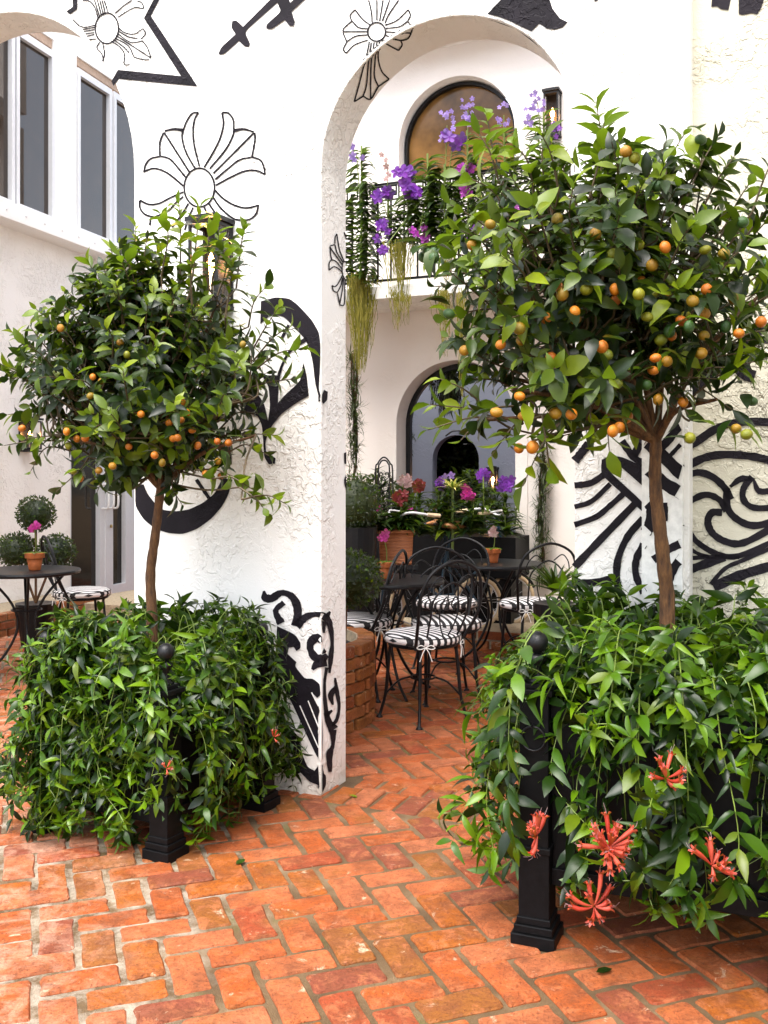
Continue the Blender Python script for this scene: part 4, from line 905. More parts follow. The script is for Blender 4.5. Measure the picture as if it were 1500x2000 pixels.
treeR, lvR = citrus('citrus_tree', 'larger citrus tree loaded with orange and green fruits in the right planter', RPC, fkR,
    [at(1303, 1160, 3.12), at(1292, 1060, 3.11), at(1280, 950, 3.12), fkR + V((0, 0, .01))], .021, at(1195, 545, 3.12), (.59, .46, .53), 290, tipsR, .088, fruitR,
    [Q(1240, 780, -.05), Q(1180, 640, .0), Q(1290, 640, .1), Q(1420, 640, -.05), Q(1500, 560, 0), Q(1070, 560, -.1), Q(1110, 740, -.2), Q(1000, 760, -.2), Q(960, 560, -.1), Q(1350, 500, 0), Q(1200, 450, 0), Q(1400, 780, -.25), Q(950, 820, -.2), Q(1060, 380, 0)], 33, botR)
lvR.emit(treeR)
# ------------------------------------------------------------ trailing plants that fill the planters and hang over the rim
VL = [leaf_mesh(1, .31, .35, .5), leaf_mesh(1, .35, .2, .95, twist=.3), leaf_mesh(1, .26, .5, .25), leaf_mesh(1, .31, .3, 1.5, seg=5, twist=-.35), leaf_mesh(1, .38, .15, .6, belly=.5), leaf_mesh(1, .24, .6, 1.9, seg=5, twist=.5)]
def flower_mesh(n, l, seed):
    """a cluster of curved tubular blooms with flared lips and long stamens"""
    r = random.Random(seed); m = MB()
    for k in range(n):
        a = 2.4 * k + r.uniform(-.3, .3); e = r.uniform(-.25, 1.15)
        d = V((cos(a) * cos(e), sin(a) * cos(e), sin(e))); ll = l * r.uniform(.5, 1.1); bend = V((0, ll * r.uniform(.05, .32), 0)) + V((r.uniform(-1, 1), 0, r.uniform(-1, 1))) * ll * .12
        c = bez([d * .004, d * ll * .35, d * ll * .72 + bend * .35, d * ll + bend], 3); N = len(c)
        pr = [.0016, .0018, .0022, .0028, .0035, .0043, .0050, .0053, .0050, .0056]
        m.mi = 0; m.tube(c, [pr[min(i, 9)] * l / .055 for i in range(N)], 7, cap=False)
        ax = (c[-1] - c[-2]).normalized(); s1 = ax.cross(V((.2, .3, 1))).normalized(); s2 = ax.cross(s1); p = c[-1]; q_ = l / .055
        for j in range(5):
            t = j * 2 * pi / 5 + r.random() * .4; o_ = s1 * cos(t) + s2 * sin(t); w_ = s1 * -sin(t) + s2 * cos(t)
            m.add([p + o_ * .0045 * q_ - w_ * .003 * q_, p + o_ * .0045 * q_ + w_ * .003 * q_, p + (o_ * .0085 + ax * .006) * q_ + w_ * .0022 * q_, p + (o_ * .0125 + ax * .0045) * q_, p + (o_ * .0085 + ax * .006) * q_ - w_ * .0022 * q_], [(0, 1, 2, 3, 4)])
        m.mi = 1
        for j in range(2): m.tube(bez([c[-2], p + ax * ll * .2 + rv(.002), p + ax * ll * .38 + rv(.005)], 2), .00045, 3, cap=False)
    return m
def rosette(lv, st_, p, d, ln, lsize, young):
    """a short side shoot that ends in a whorl of leaves"""
    q = p + d * ln + V((0, 0, -ln * .2)); st_.tube([p, p.lerp(q, .5) + V((0, 0, ln * .06)), q], .0016, 4, cap=False)
    s1 = d.cross(V((.3, .1, 1))).normalized(); s2 = d.cross(s1); n = rnd.randint(5, 8); ph = rnd.random() * 6
    for k in range(n):
        a = ph + k * 2.4; o_ = s1 * cos(a) + s2 * sin(a); t = k / n
        lv.put(p.lerp(q, .45 + .55 * t), (o_ * (1 - .5 * t) + d * (.25 + .7 * t) + V((0, 0, -.12)) + rv(.12)).normalized(), d + rv(.2), lsize * rnd.uniform(.5, 1.05) * (1 - .3 * t), 1 if rnd.random() < young else 0)
def trailing(name, lbl, planter_c, ang, side, rim, mound_h, n_stems, dens, lsize, reach, seed, zlow, holes, flowers, clear=(), clear_all=()):
    global rnd
    rnd = random.Random(seed); t = empty(name, V((planter_c.x, planter_c.y, rim - .06)), 0, lbl, 'plant', 'trailing vines filling the planters')
    lv = Leaves(VL, [VINE_D, VINE_L]); st_ = MB(); h2 = side / 2
    e1 = V((cos(ang), sin(ang), 0)); e2 = V((-sin(ang), cos(ang), 0))
    for k in range(n_stems):
        a, b = rnd.uniform(-1, 1), rnd.uniform(-1, 1)
        edge = rnd.random() < .8
        if edge:
            if rnd.random() < .5: a = rnd.choice((-1, 1)) * rnd.uniform(.8, 1)
            else: b = rnd.choice((-1, 1)) * rnd.uniform(.8, 1)
        base = planter_c + e1 * a * h2 * .85 + e2 * b * h2 * .85 + V((0, 0, rim - .04))
        out = (e1 * a + e2 * b); out = (out / max(out.length, .01)) + rv(.25); out.z = 0; out.normalize()
        drop = rnd.random() ** .5 * (rim - zlow) if edge else rnd.uniform(.0, .1)
        r_o = reach * rnd.uniform(.45, 1.25)
        up = mound_h * rnd.uniform(.15, 1.1) ** 1.2
        pts = [base, base + out * r_o * .45 + V((0, 0, up)), base + out * r_o * .95 + V((0, 0, up * .55 - drop * .15)), base + out * r_o * 1.15 + V((0, 0, -drop * .55)) + rv(.04), base + out * r_o * 1.1 + V((0, 0, -drop)) + rv(.06)]
        if not edge: pts = [base, base + V((0, 0, up * .7)) + rv(.03), base + out * r_o * .6 + V((0, 0, up * 1.1)), base + out * r_o * 1.1 + V((0, 0, up * .8 - drop))]
        c = bez(pts, 7)
        # skip stems that would cover the bare patches of the box
        e_ = c[-1]; px, py = 750 + 1900 * e_.x / e_.y, 925 + (1.4 - e_.z) * 1900 / e_.y
        hit = False
        for (hx, hy, hr, hd) in holes:
            for q in c[8:]:
                qx, qy = 750 + 1900 * q.x / q.y, 925 + (1.4 - q.z) * 1900 / q.y
                if q.y < planter_c.y + .2 and (qx - hx) ** 2 / hr ** 2 + (qy - hy) ** 2 / hd ** 2 < 1: hit = True
        if hit: continue
        st_.tube(c, [.0022 * (1.3 - i / len(c)) for i in range(len(c))], 4, cap=False)
        L_ = sum((c[i + 1] - c[i]).length for i in range(len(c) - 1)); step = lsize * .42; s_ = .03; acc = 0; i = 0; k2 = 0
        yg = rnd.random()
        while i < len(c) - 1:
            seg = (c[i + 1] - c[i]); 
            while s_ <= acc + seg.length:
                p = c[i] + seg * ((s_ - acc) / seg.length); qx, qy = 750 + 1900 * p.x / p.y, 925 + (1.4 - p.z) * 1900 / p.y
                if any((qx - hx) ** 2 + (qy - hy) ** 2 < hr * hr for hx, hy, hr in clear_all): k2 += 1; s_ += step; continue
                if p.y < planter_c.y + .1 and any((qx - hx) ** 2 + (qy - hy) ** 2 < hr * hr for hx, hy, hr in clear): k2 += 1; s_ += step; continue
                ax = seg.normalized(); f = s_ / L_
                side_ = ax.cross(V((0, 0, 1))); side_ = side_.normalized() if side_.length > .2 else (e1 * cos(k) + e2 * sin(k))
                nrm_ = side_.cross(ax)
                if nrm_.dot(out + V((0, 0, .5))) < 0: nrm_ = -nrm_
                a_ = (k2 % 2) * 1.1 + rnd.uniform(-.35, .35)
                for sg in (-1, 1):
                    if rnd.random() < .08: continue
                    sd_ = side_ * cos(a_) + nrm_ * sin(a_) * .8
                    if a_ > .7 and sg < 0: sd_ = -side_ * cos(a_) * .6 + nrm_ * .9; sgn = 1
                    else: sgn = sg
                    d = (sd_ * sgn * .9 + ax * .45 + V((0, 0, .10 if s_ < L_ * .5 else -.05)) + nrm_ * .3 + rv(.27)).normalized()
                    yn = (.8 if (f > .85 and yg > .35) else .06 + .25 * (yg > .8)) + (.35 if p.z > rim - .04 else 0) * (yg > .3)
                    lv.put(p, d, nrm_ + V((0, 0, .6)) + rv(.1), lsize * rnd.uniform(.45, 1.2) * (1 if f < .92 else .75), 1 if rnd.random() < yn else 0)
                if rnd.random() < .16 and not any((qx - hx) ** 2 + (qy - hy) ** 2 < (hr + 30) ** 2 for hx, hy, hr in tuple(clear) + tuple(clear_all)):
                    rosette(lv, st_, p, (nrm_ * .8 + side_ * rnd.uniform(-.8, .8) + V((0, 0, rnd.uniform(-.3, .9)))).normalized(), rnd.uniform(.03, .10), lsize, .25 + .5 * (yg > .5))
                k2 += 1; s_ += step * rnd.uniform(.8, 1.25)
            acc += seg.length; i += 1
        if rnd.random() < .7: rosette(lv, st_, c[-1], (c[-1] - c[-3]).normalized(), .02, lsize, .7)
    st_.build('stems', STEM, t)
    for (p, n, l, rx, rz, sd_) in flowers:
        m = flower_mesh(int(n * 1.35), l * 1.1, sd_); o = m.build('flower', [CORAL, PINK], t, local=True, smooth=True); o.location = V(p) - t.location; o.rotation_euler = (rx, 0, rz)
    lv.emit(t, key=lambda q: (q[0] - V((0, 0, 1.4))).length / q[4] * (1 if (q[0] - planter_c).dot(V((planter_c.x, planter_c.y, 0))) < 0 else 1.3)); return t
trailing('trailing_plant', 'dense glossy green vine spilling over the left planter with few red buds', LPC, LPA, .60, .60, .25, 260, 1, .078, .155, 51, .06,
    [(338, 1375, 18, 26), (450, 1640, 60, 24), (640, 1400, 60, 200)], [(at(325, 1500, 3.36), 3, .035, 1.3, 0, 1), (at(535, 1440, 3.6), 3, .03, 1.2, 1, 2)], [(333, 1228, 42), (340, 1650, 34)])
trailing('trailing_plant', 'dense glossy green vine with coral tube flowers spilling over the right planter', RPC, R(68), .71, .74, .25, 270, 1, .094, .22, 77, .13,
    [(1048, 1600, 30, 200), (1350, 1880, 260, 50)], [(at(1190, 1655, 2.50), 16, .062, 1.35, 0, 4), (at(1050, 1630, 2.66), 7, .058, 1.2, -1.2, 5), (at(1300, 1520, 2.48), 6, .055, 1.2, .6, 6), (at(1390, 1690, 2.44), 7, .062, 1.3, .8, 8), (at(1160, 1770, 2.62), 8, .062, 1.5, .3, 9)], [(1040, 1205, 52), (1040, 1375, 26)] + [(1046, 1420 + 36 * k, 30) for k in range(11)], [(985, 1168, 64), (1040, 1195, 48), (930, 1200, 50)])
# ------------------------------------------------------------ wall lanterns
def lantern(base, ang, w_, h, lbl):
    t = empty('wall_lantern', base, ang, lbl, 'lantern', 'black box wall lanterns')   # local +x is out of the wall
    m = MB(); d = w_ * .85
    m.box((.006, 0, 0), (.012, w_ * 1.02, h)); m.build('back_plate', IRON, t, local=True)
    m = MB()
    for x in (.016, d):
        for y in (-w_ / 2 + .006, w_ / 2 - .006): m.box((x, y, 0), (.012, .012, h - .03))
    for z in (-h / 2 + .02, h / 2 - .02):
        for y in (-w_ / 2 + .006, w_ / 2 - .006): m.box((d / 2 + .01, y, z), (d - .01, .012, .014))
        m.box((d, 0, z), (.012, w_ - .03, .014))
    m.build('frame', IRON, t, local=True)
    m = MB(); m.box((d / 2 + .005, 0, h / 2 + .003), (d + .03, w_ + .02, .02)); m.box((d / 2 + .005, 0, h / 2 + .018), (d - .02, w_ - .03, .014)); m.build('cap', IRON, t, local=True)
    m = MB(); m.box((d / 2 + .005, 0, -h / 2 - .003), (d + .015, w_ + .01, .016)); m.build('base', IRON, t, local=True)
    m = MB(); m.lathe([(.012, -h * .45), (.012, -h * .1), (.014, -h * .1)], (d * .5, 0, 0), 10); m.build('candle_tube', PVC, t, local=True)
    m = MB(); m.lathe([(.006, -h * .1), (.017, -h * .04), (.019, .01), (.010, h * .09), (.002, h * .14)], (d * .5, 0, 0), 12); m.build('bulb', BULB, t, local=True, smooth=True)
    for y in (-w_ / 2 + .004, w_ / 2 - .004):
        m = MB(); m.box((d / 2 + .01, y, 0), (d - .02, .002, h - .05)); m.build('pane', PANE, t, local=True)
    pl = bpy.data.lights.new('lantern_light', 'POINT'); pl.energy = 1.6; pl.color = (1, .5, .2); pl.shadow_soft_size = .02
    q = bpy.data.objects.new('lantern_light', pl); COL.objects.link(q); q.parent = t; q.location = (d * .5 + .03, 0, .0)
    return t
NA = math.atan2(NX.y, NX.x)
lantern(W(tof(428), zof(428, 522)), NA, .15, .38, 'lit black box lantern on the archway wall behind the top of the left tree')
lantern(B(tof(1082, 0, PB), zof(1082, 227, 0, PB)), NA, .13, .38, 'lit black box lantern high on the courtyard wall right of the arched window')
lantern(L(sof(47), zof(47, 850, 0, PL) if False else 1.4 + (925 - 850) * (L(sof(47), 0).y) / 1900), LA - pi / 2, .16, .30, 'black lantern on the left building behind the edge of the left tree')
lantern(B(-.33, 1.33, -2.2), NA, .10, .26, 'small lit lantern on the blue grey wall inside the arched doorway')
# ------------------------------------------------------------ bistro chairs and tables
def make_chair():
    t = empty('bistro_chair', (0, 0, 0), 0, 'x', 'chair', 'iron bistro chairs with striped cushions')
    m = MB(); m.tube([(.195 * cos(2 * pi * k / 24), .195 * sin(2 * pi * k / 24), .435) for k in range(24)], .008, 6, closed=True); m.lathe([(.185, .428), (.185, .433)], n=20); m.build('seat_frame', IRON, t, local=True, smooth=True)
    m = MB(); m.lathe([(.10, .444), (.195, .442), (.216, .452), (.222, .468), (.218, .485), (.200, .497), (.15, .505), (.08, .509), (.01, .510)], n=36); cu = m.build('cushion', STRIPE, t, local=True, smooth=True)
    m = MB(); m.tube([(.217 * cos(2 * pi * k / 30), .217 * sin(2 * pi * k / 30), .488) for k in range(30)], .0035, 5, closed=True); m.tube([(.216 * cos(2 * pi * k / 30), .216 * sin(2 * pi * k / 30), .450) for k in range(30)], .003, 5, closed=True)
    m.build('piping', IRON, cu, local=True)
    for a in (-2.2, -.94):
        m = MB(); p = V((.215 * cos(a), .215 * sin(a), .445)); s_ = V((-sin(a), cos(a), 0)); o_ = V((cos(a), sin(a), 0)) * .012
        for sg in (-1, 1):
            m.tube(bez([p, p + s_ * sg * .028 + V((0, 0, .014)) + o_, p + s_ * sg * .05 + o_, p + s_ * sg * .03 + V((0, 0, -.008)) + o_, p], 4), .0028, 4)
            m.tube(bez([p, p + s_ * sg * .018 + V((0, 0, -.03)) + o_, p + s_ * sg * .034 + V((0, 0, -.075)) + o_], 4), .0028, 4)
        m.build('bow_tie', WPAINT, cu, local=True)
    fm = None
    for a in (pi / 4, 3 * pi / 4, -pi / 4, -3 * pi / 4):
        m = MB(); x, y = cos(a), sin(a)
        m.tube(bez([(x * .185, y * .185, .44), (x * .20, y * .20, .30), (x * .215, y * .215, .14), (x * .25, y * .25, .012)], 4), [.0105] * 8 + [.009] * 5, 7)
        m.ball((x * .188, y * .188, .43), .014, 6)
        l_ = m.build('leg', IRON, t, local=True, smooth=True)
        m = MB(); m.lathe([(.018, 0), (.021, .006), (.016, .014), (.010, .02)], (x * .25, y * .25, 0), 10); m.build('foot', IRON, l_, local=True, smooth=True)
    m = MB(); m.tube([(.07 * cos(2 * pi * k / 18), .07 * sin(2 * pi * k / 18), .24) for k in range(18)], .006, 5, closed=True)
    for a in (pi / 4, 3 * pi / 4, -pi / 4, -3 * pi / 4): m.tube(bez([(.07 * cos(a), .07 * sin(a), .24), (.14 * cos(a), .14 * sin(a), .215), (.215 * cos(a), .215 * sin(a), .14)], 4), .006, 5)
    m.build('stretcher', IRON, t, local=True, smooth=True)
    m = MB(); y0 = -.13
    def bk_(x, z): return (x, y0 - .05 - (z - .44) * .22, z)
    m.tube(bez([(-.165, y0, .43), bk_(-.215, .60), bk_(-.225, .72), bk_(-.17, .855), bk_(0, .92), bk_(.17, .855), bk_(.225, .72), bk_(.215, .60), (.165, y0, .43)], 5), .0095, 7); m.build('back_hoop', IRON, t, local=True, smooth=True)
    m = MB(); m.tube(bez([(-.10, y0 - .01, .44), bk_(-.13, .60), bk_(-.12, .72), bk_(0, .80), bk_(.12, .72), bk_(.13, .60), (.10, y0 - .01, .44)], 5), .006, 6)
    for sg in (-1, 1):
        m.tube(bez([bk_(0, .47), bk_(sg * .05, .56), bk_(sg * .07, .66), bk_(sg * .035, .72), bk_(sg * .01, .68), bk_(sg * .03, .65)], 4), .0045, 5)
        m.tube(bez([bk_(sg * .04, .80), bk_(sg * .10, .84), bk_(sg * .15, .80), bk_(sg * .17, .74), bk_(sg * .15, .71)], 4), .0045, 5)
    m.build('back_scrolls', IRON, t, local=True, smooth=True)
    return t
ch0 = make_chair()
def put_chair(px, py, D, rz, lbl, first=False):
    o = ch0 if first else copy_tree(ch0)
    p = at(px, py, D); o.location = (p.x, p.y, 0); o.rotation_euler = (0, 0, rz); o['label'] = lbl; return o
put_chair(826, 1243, 5.55, R(38), 'nearest black iron chair with striped round cushion, standing alone in front', True)
put_chair(872, 1216, 6.05, R(190), 'striped cushion chair half hidden right behind the nearest chair')
put_chair(872, 1178, 7.0, R(150), 'striped cushion chair at the back, left of the rearmost table')
put_chair(1036, 1178, 6.95, R(20), 'striped cushion chair farthest right beside the right planter')
put_chair(700, 1212, 6.15, R(75), 'striped cushion chair cut off by the left jamb of the archway')
put_chair(160, 1148, 7.6, R(-60), 'iron chair by the pot table behind the left planter')
def table(px, D, rr_, lbl, first=[None]):
    p = at(px, 1000, D)
    if first[0] is not None: t = copy_tree(first[0]); t.location = (p.x, p.y, 0); t['label'] = lbl; return t
    t = empty('bistro_table', (p.x, p.y, 0), 0, lbl, 'table', 'round black iron tables'); first[0] = t
    m = MB(); m.lathe([(rr_ - .01, .700), (rr_, .703), (rr_ + .004, .715), (rr_, .727), (rr_ - .02, .73), (.01, .731)], n=40); m.build('tabletop', IRON, t, local=True)
    m = MB()
    for k in range(4):
        a = k * pi / 2 + .4; x, y = cos(a), sin(a); m.tube(bez([(x * .26, y * .26, .70), (x * .10, y * .10, .5), (x * .06, y * .06, .32), (x * .16, y * .16, .12), (x * .30, y * .30, .012)], 5), .010, 6)
    m.build('base', IRON, t, local=True, smooth=True)
    m = MB(); m.tube([(.10 * cos(2 * pi * k / 20), .10 * sin(2 * pi * k / 20), .45) for k in range(20)], .006, 5, closed=True); m.build('ring', IRON, t, local=True)
    return t
table(757, 6.2, .36, 'round black iron table with a potted magenta orchid, left in the courtyard')
table(968, 7.35, .36, 'round black iron table at the back of the courtyard with a small pot')
table(52, 6.8, .36, 'round black iron table behind the left planter')
def pot(px, D, z, s, lbl):
    p = at(px, 1000, D); t = empty('flower_pot', (p.x, p.y, z), 0, lbl, 'flower pot', 'terracotta pots on the tables')
    m = MB(); m.lathe([(.034 * s, 0), (.036 * s, .004), (.048 * s, .075 * s)], n=20); m.build('pot_body', TERRA, t, local=True, smooth=True)
    m = MB(); m.lathe([(.048 * s, .073 * s), (.058 * s, .075 * s), (.060 * s, .104 * s), (.054 * s, .108 * s), (.050 * s, .092 * s)], n=20); m.build('rim', TERRA, t, local=True)
    return t
def orchid_bloom(mb, c, r, rr, n=5):
    """five broad petals and a lip facing roughly the camera"""
    f = V((rr.uniform(-.5, .5), -1, rr.uniform(-.3, .3))).normalized(); a = f.cross(V((0, 0, 1))).normalized(); b = a.cross(f)
    for k in range(n):
        t = 2 * pi * k / n + rr.uniform(-.2, .2) + .3; d = a * cos(t) + b * sin(t); s_ = d.cross(f); w_ = r * (.42 if k % 2 else .34)
        p = V(c); q = [p, p + d * r * .45 + s_ * w_ - f * -.0 + f * r * .1, p + d * r * .85 + s_ * w_ * .7 + f * r * .02, p + d * r * 1.02, p + d * r * .85 - s_ * w_ * .7 + f * r * .02, p + d * r * .45 - s_ * w_ + f * r * .1]
        mb.add(q, [(0, 1, 2, 3), (0, 3, 4, 5)])
    mb.add([V(c) + f * r * .2 + a * r * .15, V(c) + f * r * .25 - a * r * .15, V(c) + f * r * .1 - b * r * .4], [(0, 1, 2)])
def blooms(name, parent, mat, c, n, spread, r, seed, elong=1.0):
    rr = random.Random(seed); m = MB()
    for k in range(n): orchid_bloom(m, V(c) + V((rr.uniform(-1, 1) * spread, rr.uniform(-1, 1) * spread * .7, rr.uniform(-1, 1) * spread * elong)), r * rr.uniform(.8, 1.15), rr)
    return m.build(name, mat, parent)
ORC = [leaf_mesh(1, .24, .5, .9, belly=.3), leaf_mesh(1, .28, .4, 1.3, belly=.35)]
def pot_orchid(px, py_b, D, z, s, fl_px, fl_py, mat, lbl, plbl, seed):
    pot(px, D, z, s, plbl); p = at(px, 1000, D); t = empty('orchid', (p.x, p.y, z + .095 * s), 0, lbl, 'orchid', 'small potted orchids')
    f = at(fl_px, fl_py, D - .02); b = V((p.x, p.y, z + .09 * s)); m = MB(); m.tube(bez([b, b.lerp(f, .5) + V((.01, 0, .0)), f], 5), .003, 4); m.build('stem', STEM, t)
    lv = Leaves([leaf_mesh(1, .42, .3, .9)], [VINE_L])
    for k in range(5): a = k * 1.3 + seed; lv.put(b, (cos(a), sin(a), .7), (0, 0, 1), .085 * s, 0)
    lv.emit(t); blooms('flower', t, mat, f, 5, .025, .030, seed)
pot_orchid(755, 1132, 6.2, .731, 1.0, 749, 1048, MAG, 'magenta orchid in the pot on the left courtyard table', 'terracotta pot with magenta orchid on the left courtyard table', 3)
pot_orchid(963, 1105, 7.3, .731, 1.0, 964, 1036, PINK, 'faint pink orchid in the pot on the rear courtyard table', 'small terracotta pot on the rear courtyard table', 8)
pot_orchid(68, 1115, 6.75, .731, 1.12, 67, 1030, MAG, 'magenta orchid in the pot behind the left planter', 'terracotta pot on the table behind the left planter', 5)
# ------------------------------------------------------------ clipped balls
BXL = [leaf_mesh(1, .5, .3, .3, seg=2)]
def topiary(name, lbl, balls, base, stemz, seed, n=900, potr=0):
    global rnd
    rnd = random.Random(seed); t = empty(name, base, 0, lbl, 'topiary'); lv = Leaves(BXL, [BOXW, VINE_L])
    for (c, r, sq) in balls:
        m = MB(); m.ball(c, r * .86, 8, sq); m.build('dense_core', BOXW, t)
        for k in range(n):
            d = rv(1).normalized(); p = V(c) + V((d.x * r, d.y * r, d.z * r * sq)) * rnd.uniform(.85, 1.03)
            lv.put(p, d + rv(.6), d + rv(.5), rnd.uniform(.022, .034), 1 if rnd.random() < .06 else 0)
    m = MB()
    for (c, r, sq) in balls: m.tube([V((base[0], base[1], base[2] + stemz)), V(c)], .010, 6)
    m.build('stem', BARK, t); lv.emit(t, 0)
    if potr: m = MB(); m.lathe([(potr * .7, 0), (potr, stemz), (potr * .85, stemz), (.01, stemz - .02)], base, 20); m.build('pot', IRON, t)
    return t
topiary('topiary', 'clipped box ball standing in the low brick planter inside the archway', [(at(678, 1130, 5.25), .185, .8)], (at(672, 1000, 5.25).x, 5.25, .40), .0, 4, 1500)
topiary('topiary', 'round box bush in a black urn behind the left jamb of the archway', [(at(695, 985, 7.3), .19, 1.15)], (at(700, 1000, 7.3).x, 7.3, .0), 1.0, 5, 1200, .14)
q = at(70, 1000, 7.9)
topiary('topiary', 'three clipped box balls on one stem behind the left table', [(at(70, 1004, 7.9), .145, .95), (at(32, 1075, 7.9), .15, .95), (at(110, 1078, 7.8), .145, .95)], (q.x, q.y, .0), .35, 6, 1000, .16)
# ------------------------------------------------------------ orchids along the balcony with hanging roots and moss
def vanda(px, py0, py1, D, lbl, seed, ll=.15, flowers=(), moss=None, w_=1.0):
    global rnd
    rnd = random.Random(seed); top, bot = at(px, py0, D), at(px + rnd.uniform(-4, 4), py1, D); t = empty('vanda_orchid', bot, 0, lbl, 'orchid', 'vanda orchids hanging on the balcony railing')
    m = MB(); m.tube(bez([bot, bot.lerp(top, .5) + rv(.01), top], 5), .009, 5); m.build('stem', STEM, t); lv = Leaves(ORC, [ORCHL, VINE_D]); n = int((top - bot).length / .011)
    az = rnd.uniform(-.4, .4); L3 = [(0, 0, 1.0), (-.055, .03, .62), (.06, -.02, .75)]
    for k in range(n * 3):
        ox, oy, ht = L3[k % 3]; p = bot.lerp(top, (k // 3) / n * ht) + V((ox, oy, -.04)) + rv(.006); az = (k % 3) * .8 - .6; sg = -1 if k % 2 else 1; d = V((cos(az) * sg, sin(az) * sg + rnd.uniform(-.7, .3), .45 + rnd.uniform(-.25, .3)))
        lv.put(p, d, (0, 0, 1), ll * rnd.uniform(.8, 1.1), 0 if rnd.random() < .75 else 1)
    lv.emit(t, 90)
    for (mat, fx, fy, nf, sp, r, el) in flowers: blooms('flower', t, mat, at(fx, fy, D - .10), nf, sp, r, seed + int(fx), el); s2 = MB(); s2.tube([at(px, (py0 + py1) / 2, D), at(fx, fy, D - .08)], .004, 4); s2.build('flower_stalk', STEM, t)
    if moss:
        m = MB()
        for (mx, my0, my1, wd, n) in moss:
            for k in range(n):
                x0 = mx + rnd.gauss(0, wd) * (1 if rnd.random() < .8 else 1.8); dd = D + rnd.uniform(-.07, .05); ln = rnd.uniform(.35, 1.0); c = [at(x0 + rnd.gauss(0, 2), my0 + rnd.uniform(0, 25), dd)]
                y1 = my0 + (my1 - my0) * ln; stp = 6
                for i in range(1, stp + 1): c.append(at(x0 + rnd.gauss(0, 1.6) + (mx - x0) * .5 * (i / stp) ** 2, my0 + (y1 - my0) * i / stp, dd))
                for i in range(stp):
                    a, b = c[i], c[i + 1]; h = .0030 * (1 - .5 * i / stp); m.add([a + V((-h, 0, 0)), a + V((h, 0, 0)), b + V((h * .8, .004 * (i % 2), 0)), b + V((-h * .8, .004 * (i % 2), 0))], [(0, 1, 2, 3)])
        tag(m.build('hanging_roots', MOSS, t), kind='stuff')
    return t
DBk = 8.0
def db(px): q = PB + NX * .72; x = xn(px); tt = (x * q.y - q.x) / (UX.x - x * UX.y); return (q + UX * tt).y
vanda(706, 285, 545, db(706), 'tallest hanging orchid with a long leafy stem beside the left jamb', 1, .19, [(LAV, 696, 300, 5, .06, .035, 1.5)], [(703, 530, 735, 13, 170), (716, 560, 700, 9, 60)])
vanda(757, 380, 470, db(757), 'balcony orchid with two deep purple blooms left of the middle', 2, .12, [(PURP, 745, 385, 6, .07, .055, .8), (PURP, 750, 450, 6, .06, .05, 1.2), (PINK, 757, 325, 5, .06, .03, 2)])
vanda(800, 370, 470, db(800), 'balcony orchid with large violet blooms and a beard of moss', 3, .17, [(PURP, 787, 347, 7, .07, .06, .9), (PURP, 803, 372, 6, .06, .06, .9)], [(783, 465, 590, 13, 110), (776, 560, 650, 8, 26)])
vanda(835, 300, 450, db(835), 'bushy balcony orchid with magenta blooms below', 4, .20, [(VIOM, 818, 458, 6, .06, .045, 1), (PURP, 750, 485, 3, .03, .04, 1)], [(790, 570, 640, 8, 20)])
vanda(868, 320, 480, db(868), 'balcony orchid with violet spike below the arched window', 5, .20, [(PURP, 886, 272, 7, .07, .055, .7), (LAV, 873, 245, 16, .06, .022, 2.2)], [(872, 470, 560, 8, 40), (868, 560, 660, 7, 60), (868, 640, 700, 3, 14)])
vanda(912, 255, 450, db(912), 'balcony orchid with pale lavender spike in the middle of the window', 6, .17, [(LAV, 914, 215, 18, .06, .022, 2), (VIOM, 908, 336, 5, .05, .045, 1), (VIOM, 914, 372, 6, .05, .04, 1)], [(903, 560, 780, 4, 26)])
vanda(985, 250, 480, db(985), 'balcony orchid with lavender spray right of the window centre', 7, .17, [(LAV, 984, 225, 10, .06, .02, 1.6), (PURP, 932, 457, 5, .07, .05, .6)])
vanda(1062, 215, 420, db(1062), 'balcony orchid with lavender sprays next to the lantern', 8, .17, [(LAV, 1050, 200, 12, .06, .022, 1.6), (LAV, 1038, 230, 10, .05, .022, 1.4), (PURP, 1085, 255, 6, .04, .03, 1.3), (VIOM, 1000, 400, 4, .05, .04, 1)])
# ------------------------------------------------------------ ropes of air plants on the courtyard wall
def airrope(px, py0, py1, D, lbl, seed, wd=.06, dens=1.0):
    global rnd
    rnd = random.Random(seed); a, b = at(px, py0, D), at(px, py1, D); t = empty('air_plant_garland', b, 0, lbl, 'plant', 'garlands of air plants'); m = MB()
    for k in range(3): m.tube(bez([a + V((.02 * k - .02, 0, 0))] + [a.lerp(b, i / 6) + V((rnd.uniform(-.03, .03), 0, 0)) for i in range(1, 6)] + [b], 3), .010, 5)
    m.build('vine', BARK, t); lv = Leaves([leaf_mesh(1, .11, .2, 1.2, seg=3), leaf_mesh(1, .09, .2, -.9, seg=3)], [TILL])
    n = int((a - b).length * 75 * dens)
    for k in range(n):
        c = a.lerp(b, rnd.random()) + V((rnd.gauss(0, .022), rnd.uniform(-.04, -.01), 0))
        for j in range(9): d = rv(1); d.y = -abs(d.y) * .6; d.z += .2; lv.put(c, d, (0, 0, 1), wd * rnd.uniform(1.0, 2.2), 0)
    lv.emit(t, 0)
airrope(692, 690, 1105, 8.6, 'dark garland of air plants hanging beside the left jamb', 1)
def dback(px): q = PB + NX * .05; x = xn(px); tt = (x * q.y - q.x) / (UX.x - x * UX.y); return (q + UX * tt).y
airrope(1058, 860, 1125, dback(1058), 'garland of air plants on the courtyard wall right of the doorway', 2)
airrope(797, 770, 900, 9.5, 'short garland of air plants hanging inside the doorway on the left', 3, .05)
airrope(880, 700, 790, 9.4, 'tuft of dark hanging roots at the top of the doorway', 4, .10, 1.6)
